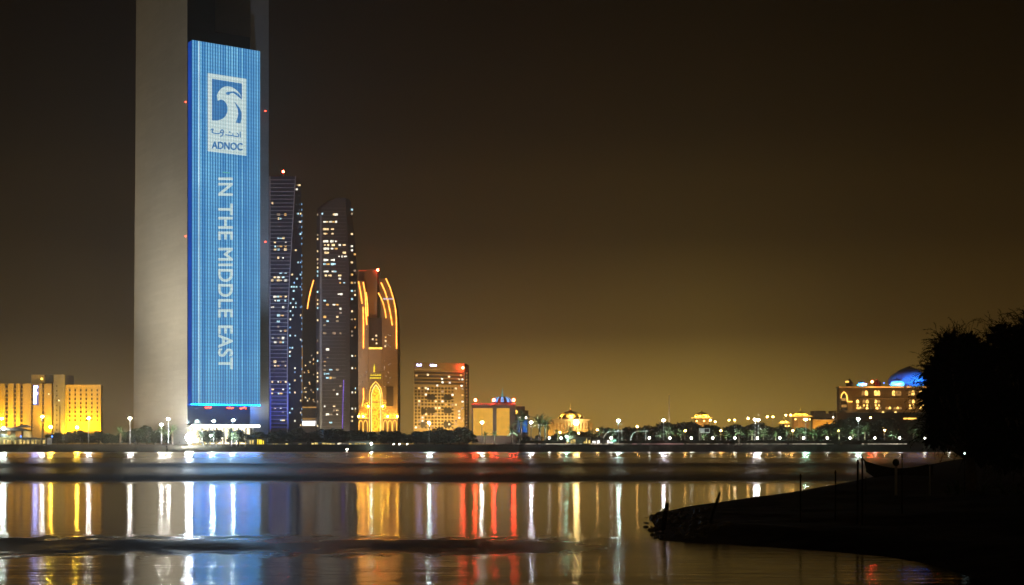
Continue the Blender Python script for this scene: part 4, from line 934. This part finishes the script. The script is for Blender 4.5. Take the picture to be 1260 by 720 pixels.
# hedge and planter walls
def hedge(px0, px1, d, top, label, m='hedge'):
    rnd = random.Random(int(px0)); mb = MB(); x0, x1 = XW(px0, d), XW(px1, d); H = ZW(top, d)-GZ
    x = x0
    core = MB().box(x0, x1, -.5, .5, 0, H*.8)
    n = int((x1-x0)*16)
    for k in range(n):
        p = Vector((rnd.uniform(x0, x1), rnd.uniform(-.9, .9), rnd.uniform(.1, H)*rnd.uniform(.8, 1.05))); a = Vector((rnd.gauss(0, 1), rnd.gauss(0, 1), rnd.gauss(0, 1))).normalized(); b = a.orthogonal().normalized()
        core.add([p-a*.45, p+b*.25, p+a*.45, p-b*.25], [(0, 1, 2, 3)])
    o = core.build('hedge', M[m]); o.location = (0, d, GZ); tag(o, label, 'hedge', 'clipped hedges')
hedge(640, 694, 886.5, 541.5, 'dark clipped hedge below the small blue block')
hedge(762, 908, 886.5, 541, 'dark clipped hedge below the flagpole and round gold pavilion')
hedge(910, 1034, 886.5, 541, 'dark clipped hedge below the larger gold pavilion and tan wall')
hedge(1036, 1172, 886.5, 541, 'dark clipped hedge below the long blue domed palace')
for a, b, lab, em in ((610, 660, 'pale low sea wall below the amber panelled hall', .4), (662, 776, 'brightest pale low sea wall, below the gold domed palace', 1), (777, 842, 'pale low sea wall below the flagpole', .6), (844, 968, 'pale low sea wall below the dark trees between pavilions', .5), (971, 1026, 'pale low sea wall below the larger gold pavilion', .8), (1060, 1114, 'pale low sea wall below the long blue domed palace', .9)):
    t = thing('sea_wall', lab, 'wall', (XW((a+b)/2, 885), 885, GZ-.3), 'low sea walls')
    w = XW(b, 885)-XW(a, 885)
    MB().box(-w/2, w/2, -.3, .3, 0, .95).build('wall', M['flowers'], t)
    mb = MB(); rnd = random.Random(a); x = -w/2+.4
    while x < w/2-.8:
        l_ = rnd.uniform(.5, 2.0)
        if rnd.random() < .75: mb.box(x, x+l_, -.42, -.32, .35, .75)
        x += l_ + rnd.uniform(.3, 1.2)
    mb.build('painted_lit_band', emit('sea_wall_painted_glow', (1, .86 if a != 777 else .5, .62 if a != 777 else .45), .9*em, .8, .2), t)  # glowing blocks imitate planting lit by the promenade lamps
# frame sign
t = thing('billboard', 'pale square frame sign with a dark panel on two legs', 'billboard', (XW(867, 890), 890, GZ))
z0, z1 = ZW(532.8, 890)-GZ, ZW(526.8, 890)-GZ
MB().box(-3.1, 3.3, -.3, .3, z0, z1).build('board', M['white'], t); MB().box(.1, 2.8, -.4, -.32, z0+.5, z1-.5).build('dark_panel', M['dark'], t)
for x in (-3.3, -2.2): MB().box(x-.25, x+.25, -.25, .25, 0, z1).build('leg', M['white'], t)
spot(t, (0, -5, 5), (0, 0, (z0+z1)/2), 900, (.8, 1, .95), 70)
# pergolas
for px0, px1, lab in ((742, 768, 'green lit curved pergola frame at the left of the pair'), (776, 797, 'green lit curved pergola frame at the right of the pair')):
    d = 892; t = thing('pergola', lab, 'pergola', (XW((px0+px1)/2, d), d, GZ), 'curved pergola frames'); w = (XW(px1, d)-XW(px0, d))/2; H = ZW(530.8, d)-GZ
    MB().tube([(-w, 0, 0), (-w*.95, 0, H*.5), (-w*.7, 0, H*.85), (-w*.3, 0, H), (w, 0, H+.2)], .26, 6).build('frame', M['white'], t)
    MB().tube([(-w, 2.5, 0), (-w*.95, 2.5, H*.5), (-w*.7, 2.5, H*.85), (-w*.3, 2.5, H), (w, 2.5, H+.2)], .26, 6).build('frame', M['white'], t)
    m = MB()
    for k in range(9): x = -w*.3+1.3*w*k/8; m.box(x-.12, x+.12, -.6, 3.1, H+.1, H+.35)
    m.build('slats', M['white'], t)
    MB().tube([(w*.8, 1.2, 0), (w*.8, 1.2, H)], .2, 6).build('post', M['white'], t)
    spot(t, (0, -4, 1), (0, 1, H), 2600, (.3, 1, .75), 100)
# lit stalls and kiosks along the shore
def kiosk(px0, px1, top, lab, m, d=890, bot=546.5, roofm='roofdark', group='low lit kiosks on the shore'):
    t = thing('kiosk', lab, 'kiosk', (XW((px0+px1)/2, d), d, GZ-.6), group); w = (XW(px1, d)-XW(px0, d))/2; H = ZW(top, d)-GZ+.6
    MB().box(-w, w, .5, 6, 0, H).build('wall', M['concrete'], t)
    MB().box(-w-.8, w+.8, -1.4, 6.5, H+.02, H+.5).build('roof', M[roofm], t)
    rnd = random.Random(int(px0)); x = -w+.2; n = 0
    while x < w-.8 and n < 40:
        l_ = rnd.uniform(.6, 2.2); h_ = H*rnd.uniform(.45, .9)
        if rnd.random() < .8: MB().box(x, min(w-.1, x+l_), .3, .48, H*.1, h_).build('lit_opening', LAMP[m], t)
        x += l_ + rnd.uniform(.2, .9); n += 1
    for k in range(max(2, int(w/3))): x = -w + 2*w*k/(max(2, int(w/3))-1); MB().tube([(x, -1.1, 0), (x, -1.1, H)], .1, 5).build('post', M['dark'], t)
    return t
kiosk(316, 328, 539.5, 'bright yellow lit kiosk below the right slab of the skyscraper', 'yellowsign')
kiosk(304, 313, 540, 'small amber lit kiosk left of the bright yellow one', 'shop')
kiosk(330, 357, 545.2, 'low row of dim warm lit stalls right of the bright yellow kiosk', 'shop')
kiosk(360, 376, 544, 'low cream lit kiosk below the blue edged tower', 'shop')
kiosk(383, 414, 544.3, 'long low yellow lit kiosk below the curved dark tower', 'shop')
kiosk(429, 458, 543.5, 'long low warm lit kiosk below the gold arch hotel', 'shop')
kiosk(697, 727, 537.5, 'warm lit colonnade kiosk under the gold domed palace', 'shop', 894, group='promenade kiosks')
kiosk(728.5, 741, 540, 'white lit kiosk immediately right of the warm colonnade kiosk', 'coolshop', 890, group='promenade kiosks')
kiosk(743, 759, 541, 'white lit kiosk under the left curved pergola', 'coolshop', 890, group='promenade kiosks')
kiosk(236, 250, 545, 'low pale lit hut right of the glaring beach floodlight', 'shop')
# cafe at the left edge
f = Fr('beach_cafe', 'low beach cafe with dark hipped roofs and lit windows', 'cafe', 20, 880); o = f.o
f.box(-12, 29, 530, 547, 0, 14).build('wall', M['cream'], o)
def hip(f, a, b, y0, y1, eave, ridge, nm='roof'):
    x0, x1, z0, z1 = f.x(a), f.x(b), f.h(eave), f.h(ridge); m_ = (x0+x1)/2; w = (x1-x0)*.2; ym = (y0+y1)/2
    return MB().add([(x0, y0, z0), (x1, y0, z0), (x1, y1, z0), (x0, y1, z0), (m_-w, ym, z1), (m_+w, ym, z1)], [(0, 1, 5, 4), (1, 2, 5), (2, 3, 4, 5), (3, 0, 4), (3, 2, 1, 0)]).build(nm, M['roofdark'], f.o)
hip(f, -14, 31, -2, 16, 529.8, 525.5); hip(f, 17, 33, 1, 13, 526, 522.5)
hip(f, -8, 15, -8, -2.2, 538, 534, 'terrace_roof'); hip(f, 22, 58, -8, -2.2, 541, 538.5, 'terrace_roof')
for px in (-4, 4, 14, 24, 34, 45, 56): MB().tube([(f.x(px, -6), -6, 0), (f.x(px, -6), -6, f.h(540, -6))], .16, 6).build('post', M['white'], o)
for px in range(-2, 56, 5):
    a = px + random.uniform(-1, 1); f.box(a, a+random.uniform(1.5, 3.4), 541.3+random.uniform(-.5, .8), 546, -.6 if px < 28 else -1.2, -.1).build('lit_opening', LAMP['shop'], o)
f.box(9, 13, 531, 535, -.3, -.05).build('lit_window', LAMP['softgold'], o); f.box(19, 26, 531, 537.5, -.3, -.05).build('lit_window', LAMP['softgold'], o)
f.box(30, 58, 539, 547, 0, 9).build('rear_wall', M['concrete'], o)
MB().ball((f.x(6.5), -2.6, f.h(527.2)), .9, 8, 5).build('roof_lamp', LAMP['cool'], o)
for px in (31.5, 69.5): MB().ball((f.x(px), -8.5, f.h(537.3)), .45, 8, 5).build('blue_lamp', LAMP['blue'], o)
# bollards and a channel marker on the beach
bo = [(252, 'shop'), (258.5, 'shop'), (266, 'shop'), (272, 'shop'), (285, 'coolshop'), (291, 'coolshop'), (295, 'shop'), (302, 'shop')]
L_ = labeller([b[0] for b in bo], 'slim lit bollard on the beach', 'below')
for px, m in bo:
    t = thing('lit_bollard', L_[px], 'bollard', (XW(px, 880), 880, 3.2), 'lit bollards on the beach')
    MB().tube([(0, 0, 0), (0, 0, 1.2)], .3, 8).build('post', M['steel'], t); MB().tube([(0, 0, 1.22), (0, 0, 3.0 if m == 'shop' else 3.8)], .32, 8).build('lamp', LAMP[m], t)
t = thing('channel_marker', 'thin dark channel marker standing in shallow water before the beach', 'marker', (XW(205.5, 850), 850, -.4))
MB().tube([(0, 0, 0), (0, 0, 3.4)], .28, 8).build('pole', M['dark'], t); MB().box(-.4, .4, -.4, .4, 3.42, 4.1).build('topmark', M['dark'], t)
for px, lab in ((484.5, 'low white light on the dark bank, leftmost of three'), (491.5, 'low white light on the dark bank, middle of three'), (501, 'low white light on the dark bank, rightmost of three')):
    t = thing('bank_light', lab, 'lamp', (XW(px, 882), 882, 3.9), 'three low lights on the bank'); MB().tube([(0, 0, 0), (0, 0, .5)], .1, 6).build('post', M['steel'], t); MB().ball((0, 0, .8), .34, 8, 5).build('globe', LAMP['globe'], t)
for px, py, m, lab in ((457, 546.5, 'cool', 'bright white light low on the bank below the gold arch hotel'), (259.5, 536.5, 'cool', 'small bluish light among dark trees below the blue screen'), (427, 553.5, 'globe', 'tiny white light at the waterline below the curved dark tower')):
    d = 878 if py < 550 else 868; z = ZW(py, d); g = max(.2, min(GZ-1.5, z-.8)); t = thing('shore_lamp', lab, 'lamp', (XW(px, d), d, g)); MB().tube([(0, 0, 0), (0, 0, z-g)], .1, 6).build('post', M['steel'], t); MB().ball((0, 0, z-g+.3), .55, 8, 5).build('globe', LAMP[m], t)

# ------------------------------------------------------------------ near shore on the right
OUT = [(800, 76), (812, 84), (840, 92), (900, 104), (985, 125), (1066, 172), (1110, 230), (1170, 380), (1250, 440), (1900, 440), (1900, 24), (1290, 30), (1215, 41), (1160, 47), (1090, 51), (1000, 54), (900, 57), (840, 58.5), (814, 60), (806, 66)]
OUTW = [(XW(a, d), d) for a, d in OUT]
def sdist(x, y):
    ins = False; best = 1e9; n = len(OUTW)
    for i in range(n):
        (x0, y0), (x1, y1) = OUTW[i], OUTW[(i+1) % n]
        if (y0 > y) != (y1 > y) and x < (x1-x0)*(y-y0)/(y1-y0)+x0: ins = not ins
        dx, dy = x1-x0, y1-y0; t = max(0, min(1, ((x-x0)*dx+(y-y0)*dy)/(dx*dx+dy*dy))); best = min(best, math.hypot(x-x0-t*dx, y-y0-t*dy))
    return best if ins else -best
from mathutils import noise as NZ
def gheight(x, y):
    s = sdist(x, y); n = NZ.noise((x*.12, y*.12, 0))*.25 + NZ.noise((x*.45, y*.45, 3))*.10
    h = -.7 if s < -4 else (s*.17 if s < 0 else min(s*.13, .46) + max(0, min(1.6, (s-13)*.045)))
    return h + n*min(1, max(.15, s*.3)) if s > -4 else -.7
def near_shore():
    ds = [22*(450/22)**(k/150) for k in range(151)]; pxs = [775+7.0*k for k in range(162)]
    vs = [(XW(p, d), d, gheight(XW(p, d), d)) for d in ds for p in pxs]; n = len(pxs)
    fs = [(j*n+i, j*n+i+1, (j+1)*n+i+1, (j+1)*n+i) for j in range(len(ds)-1) for i in range(n-1)]
    o = MB().add(vs, fs).build('near_shore', mat('wet_mud', (.012, .010, .008), .8, .5, .4, bump=.25, spec=.15), smooth=True)
    m = o.data.materials[0]; nt = m.node_tree; n = nt.nodes; l = nt.links      # the tip is a bar of paler sand
    b = n['Principled BSDF']; old = b.inputs['Base Color'].links[0].from_socket
    tc = n.new('ShaderNodeTexCoord'); sp = n.new('ShaderNodeSeparateXYZ'); l.new(tc.outputs['Object'], sp.inputs[0])
    nz = n.new('ShaderNodeTexNoise'); nz.inputs['Scale'].default_value = .5; nz.inputs['Detail'].default_value = 6; l.new(tc.outputs['Object'], nz.inputs[0])
    ad = n.new('ShaderNodeMath'); ad.operation = 'MULTIPLY_ADD'; l.new(nz.outputs[0], ad.inputs[0]); ad.inputs[1].default_value = 6; l.new(sp.outputs[0], ad.inputs[2])
    mr = n.new('ShaderNodeMapRange'); mr.inputs[1].default_value = 11.5; mr.inputs[2].default_value = 15; l.new(ad.outputs[0], mr.inputs[0])
    mx = n.new('ShaderNodeMix'); mx.data_type = 'RGBA'; l.new(mr.outputs[0], mx.inputs[0]); mx.inputs[6].default_value = (.22, .18, .13, 1); l.new(old, mx.inputs[7]); l.new(mx.outputs[2], b.inputs['Base Color'])
    tag(o, kind='structure')
near_shore()
def on_ground(px, d): x = XW(px, d); return Vector((x, d, gheight(x, d)-.08))
WET = mat('wet_rock', (.20, .18, .15), .25, .4, 2, bump=.1)
def rocks():
    rnd = random.Random(12); mb = MB(); k = 0
    while k < 170:
        px, d = rnd.uniform(803, 905)-rnd.random()**2*20, rnd.uniform(59, 84); x = XW(px, d); s = sdist(x, d)
        if not (-.6 < s < 3.2): continue
        r = rnd.uniform(.06, .26); z = gheight(x, d); k += 1
        vs = []
        for i in range(3):
            for j in range(6): a = j*math.pi/3+i*.4; q = r*(.9, 1.0, .55)[i]*rnd.uniform(.75, 1.2); vs.append((x+q*math.cos(a), d+q*math.sin(a), z+r*(-.4, .15, .6)[i]*rnd.uniform(.8, 1.2)))
        fs = [(i*6+j, i*6+(j+1) % 6, (i+1)*6+(j+1) % 6, (i+1)*6+j) for i in range(2) for j in range(6)] + [tuple(range(12, 18)), tuple(reversed(range(6)))]
        mb.add(vs, fs)
    tag(mb.build('stones', WET), 'wet stones strewn over the tip of the dark spit', 'stones', kind='stuff')
rocks()
# posts
posts = [(985, 583, 66, .07, 0, 'straight dark post on the spit, leftmost of the thin pair'), (1028, 578.5, 66.5, .07, 0, 'straight dark post on the spit, right of the thin pair'), (1055, 566, 65, .09, .02, 'shorter of two tall posts close together left of the beached boat'), (1061, 561.5, 64, .08, 0, 'taller of two tall posts close together left of the beached boat'), (1110, 558, 70, .05, 0, 'thin tall dark post rising in front of the beached boat'), (1065.5, 587, 100, .06, .0, 'stubby low post under the prow of the beached boat'),
         (1144, 571, 96, .10, 0, 'pale post near the stern of the beached boat')]
for px, top, d, r, lean, lab in posts:
    g = on_ground(px, d); t = thing('wooden_post', lab, 'post', g, 'wooden posts on the spit'); H = ZW(top, d)-g.z; r *= .5
    mm = M['steel'] if 'pale' in lab else M['wood']
    MB().tube([(0, 0, -.3), (lean*.5, 0, H*.5), (lean, 0, H)], [r*1.1, r, r*.9], 8).build('shaft', mm, t)
    MB().tube([(lean, 0, H*.93), (lean, 0, H*.97)], r*1.5, 8).build('rope_collar', M['bark'], t)
for (x0, y0), (x1, y1), d, r, lab in (((811, 667), (821, 619), 66, .11, 'leaning dark pole planted at the tip of the spit'), ((868, 652), (886, 606), 66, .06, 'thin slanting stick on the spit behind the leaning pole')):
    a = P(x0, y0, d); b = P(x1, y1, d); t = thing('leaning_pole', lab, 'pole', (a.x, a.y, a.z))
    MB().tube([(0, 0, -.5), tuple((b-a)*.5+Vector((.04, 0, 0))), tuple(b-a)], [r*1.15, r, r*.8], 8).build('shaft', M['wood'], t)
    MB().tube([tuple((b-a)*.80), tuple((b-a)*.83)], r*1.5, 8).build('rope_collar', M['bark'], t)
# mooring post with a rounded head
g = on_ground(1102.5, 98); t = thing('mooring_post', 'mooring post with a round dark head standing beside the beached boat', 'post', g); H = ZW(567, 98)-g.z
MB().tube([(0, 0, -.3), (0, 0, H-.35)], .09, 10).build('shaft', M['steel'], t); MB().ball((0, 0, H-.12), .24, 10, 7, 1.1).build('head', M['wood'], t)
# boat
def boat():
    d = 168; g = P(1106, 590, d); t = thing('wooden_boat', 'long dark wooden boat with upswept prow beached at the water', 'boat', (g.x, d, max(0.0, g.z)-.05))
    Ln = (XW(1150, d)-XW(1066, d)); n = 16; secs = []; rim = []
    for k in range(n+1):
        u = k/n; x = -Ln/2+Ln*u; w = 1.05*min(1, (u*2.6)**.75)*(1-.35*max(0, u-.6)/.4); sheer = .95 + 1.15*(1-u)**3.2*1.1 + .55*max(0, u-.5)**2*4*.6 + u*.35; keel = .1 + 1.5*max(0, .2-u)**1.3*5
        keel = min(keel, sheer-.15)
        secs.append([(x, 0, keel), (x, -w*.72, keel+.25*(sheer-keel)), (x, -w, sheer), (x, -w*.9, sheer), (x, -w*.6, keel+.35*(sheer-keel)), (x, w*.6, keel+.35*(sheer-keel)), (x, w*.9, sheer), (x, w, sheer), (x, w*.72, keel+.25*(sheer-keel))])
    MB().loft(secs).build('hull', M['wood'], t)
    for s in (-1, 1): MB().tube([(sec[2][0], s*abs(sec[2][1])*1.02, sec[2][2]) for sec in secs], .07, 6).build('gunwale', M['wood'], t)
    for k in (5, 8, 11): x = secs[k][0][0]; w = abs(secs[k][2][1])*.85; MB().box(x-.14, x+.14, -w, w, secs[k][2][2]-.35, secs[k][2][2]-.28).build('thwart', M['wood'], t)
    s0 = secs[0]; MB().tube([(s0[0][0]+.2, 0, s0[0][2]), (s0[0][0]-.1, 0, s0[2][2]+.1), (s0[0][0]-.25, 0, s0[2][2]+.3)], [.12, .1, .05], 6).build('stem_post', M['wood'], t)
    t.rotation_euler = (0, R(-1.5), R(8))
boat()
# big trees
NLEAF = mat('tamarisk_foliage', (.012, .016, .008), .9, .4, 1.0, spec=.1)
def big_tree(px, d, lab, lobes_px, seed, base=None):
    rnd = random.Random(seed); g = on_ground(px, d); t = thing('feathery_tree', lab, 'tree', g, 'large feathery trees on the near shore')
    lobes = []
    for a, b, r in lobes_px: p = P(a, b, d); lobes.append((Vector((p.x-g.x, rnd.uniform(-1.8, 1.8), p.z-g.z)), r*d/F))
    tr = MB(); tr.tube([(0, 0, -.4), (.25, .1, 1.2), (.1, 0, 2.6)], [.48, .38, .3], 10)
    for c, r in lobes:
        m_ = Vector((c.x*.45, c.y*.45, 2.6+(c.z-2.6)*.4)); tr.tube([(.1, 0, 2.3), tuple(m_), tuple(c)], [.2, .12, .04], 6)
    tr.build('trunk', M['bark'], t)
    mb = MB()
    def blade(p, v, ln, w):
        s = v.orthogonal().normalized(); s.rotate(Matrix.Rotation(rnd.uniform(0, 6.28), 3, v)); s *= w
        mb.add([p-s, p+s, p+v*ln+s*.3, p+v*ln-s*.3], [(0, 1, 2, 3)])
    tot = sum(r*r for _, r in lobes)
    for c, r in lobes:
        for k in range(int(11500*r*r/tot)):
            v = Vector((rnd.gauss(0, 1), rnd.gauss(0, 1), rnd.gauss(0, 1))).normalized(); p = c + v*r*(.74+.5*NZ.noise(v*2.2+c*1.7))*(1.1*rnd.random()**.45)
            dr = (v*.8 + Vector((rnd.gauss(0, .5), rnd.gauss(0, .5), rnd.gauss(0, .5)-.35))).normalized(); blade(p, dr, rnd.uniform(.18, .5), rnd.uniform(.03, .07))
            if k % 4 == 0: blade(c + v*r*.62*rnd.random(), dr, .7, .26)
        for k in range(int(2000*r*r/tot)+12):       # drooping twigs past the outline
            v = Vector((rnd.gauss(0, 1), rnd.gauss(0, .8), rnd.gauss(.15, .8))).normalized(); p = c + v*r*rnd.uniform(.6, 1.02); dr = (v + Vector((rnd.gauss(0, .35), 0, rnd.uniform(0, .5)))).normalized()
            for j in range(rnd.randint(3, 9)):
                blade(p, dr, .18, .018)
                for q in range(3): blade(p + dr*.06*q, (dr + Vector((rnd.gauss(0, .9), rnd.gauss(0, .9), rnd.gauss(0, .9)))).normalized(), .13, .016)
                p = p + dr*.16; dr = (dr + Vector((rnd.gauss(0, .12), 0, -.16))).normalized()
    mb.build('crown', NLEAF, t)
big_tree(1192, 104, 'left and shorter of two big black feathery trees on the near shore', [(1160, 432, 23), (1178, 426, 20), (1195, 425, 18), (1150, 460, 22), (1175, 462, 34), (1205, 455, 30), (1155, 490, 24), (1185, 500, 38), (1215, 500, 32), (1150, 520, 20), (1168, 532, 24), (1200, 535, 32), (1225, 530, 32), (1142, 478, 12), (1146, 538, 9), (1212, 555, 20)], 1)
big_tree(1262, 100, 'right and taller of two big black feathery trees on the near shore', [(1245, 412, 24), (1226, 425, 16), (1262, 408, 26), (1240, 445, 34), (1275, 430, 40), (1300, 420, 40), (1320, 450, 45), (1240, 490, 36), (1275, 490, 45), (1320, 500, 50), (1245, 535, 34), (1285, 540, 40), (1340, 540, 40), (1216, 470, 20), (1238, 560, 22), (1265, 562, 26)], 2)
# undergrowth at the foot of the trees
def shrub(px, d, h, lab, m, seed, n=26):
    rnd = random.Random(seed); g = on_ground(px, d); t = thing('spiky_shrub', lab, 'shrub', g, 'spiky shrubs under the big trees'); mb = MB()
    for k in range(n):
        a = rnd.uniform(0, 6.28); el = R(rnd.uniform(15, 85)); p = Vector((0, 0, .05)); ln = h*rnd.uniform(.7, 1.15); s = Vector((-math.sin(a), math.cos(a), 0))
        pts = []
        for j in range(6): pts.append(p.copy()); e = el - (j/5)**2*1.2; p += Vector((math.cos(a)*math.cos(e), math.sin(a)*math.cos(e), math.sin(e)))*ln/5
        for j in range(5):
            w0, w1 = .07*(1-j/5)+.015, .07*(1-(j+1)/5)+.01; mb.add([pts[j]-s*w0, pts[j]+s*w0, pts[j+1]+s*w1, pts[j+1]-s*w1], [(0, 1, 2, 3)])
    mb.build('leaves', m, t); MB().tube([(0, 0, -.2), (0, 0, .35)], [.14, .1], 7).build('stem', M['bark'], t)
for i, (px, d, h, lab) in enumerate(((1180, 96, 1.5, 'pale edged spiky shrub at the left foot of the big trees'), (1168, 100, .9, 'small low spiky shrub left of the tiny white lamp'), (1208, 94, 1.3, 'spiky shrub under the shorter big tree'), (1236, 93, 1.2, 'spiky shrub below the gap between the big trees'), (1252, 92, 1.1, 'spiky shrub at the right edge under the taller tree'))): shrub(px, d, h, lab, M['palmleaf'], 30+i)
g = on_ground(1187, 92); t = thing('garden_lamp', 'tiny white garden lamp beside the spiky shrub on the near shore', 'lamp', g); H = ZW(558, 92)-g.z
MB().tube([(0, 0, -.1), (0, 0, H-.06)], .022, 8).build('post', M['wood'], t); MB().ball((0, 0, H), .055, 10, 7).build('globe', emit('small_garden_globe', (.75, 1, .95), 6, 0), t)
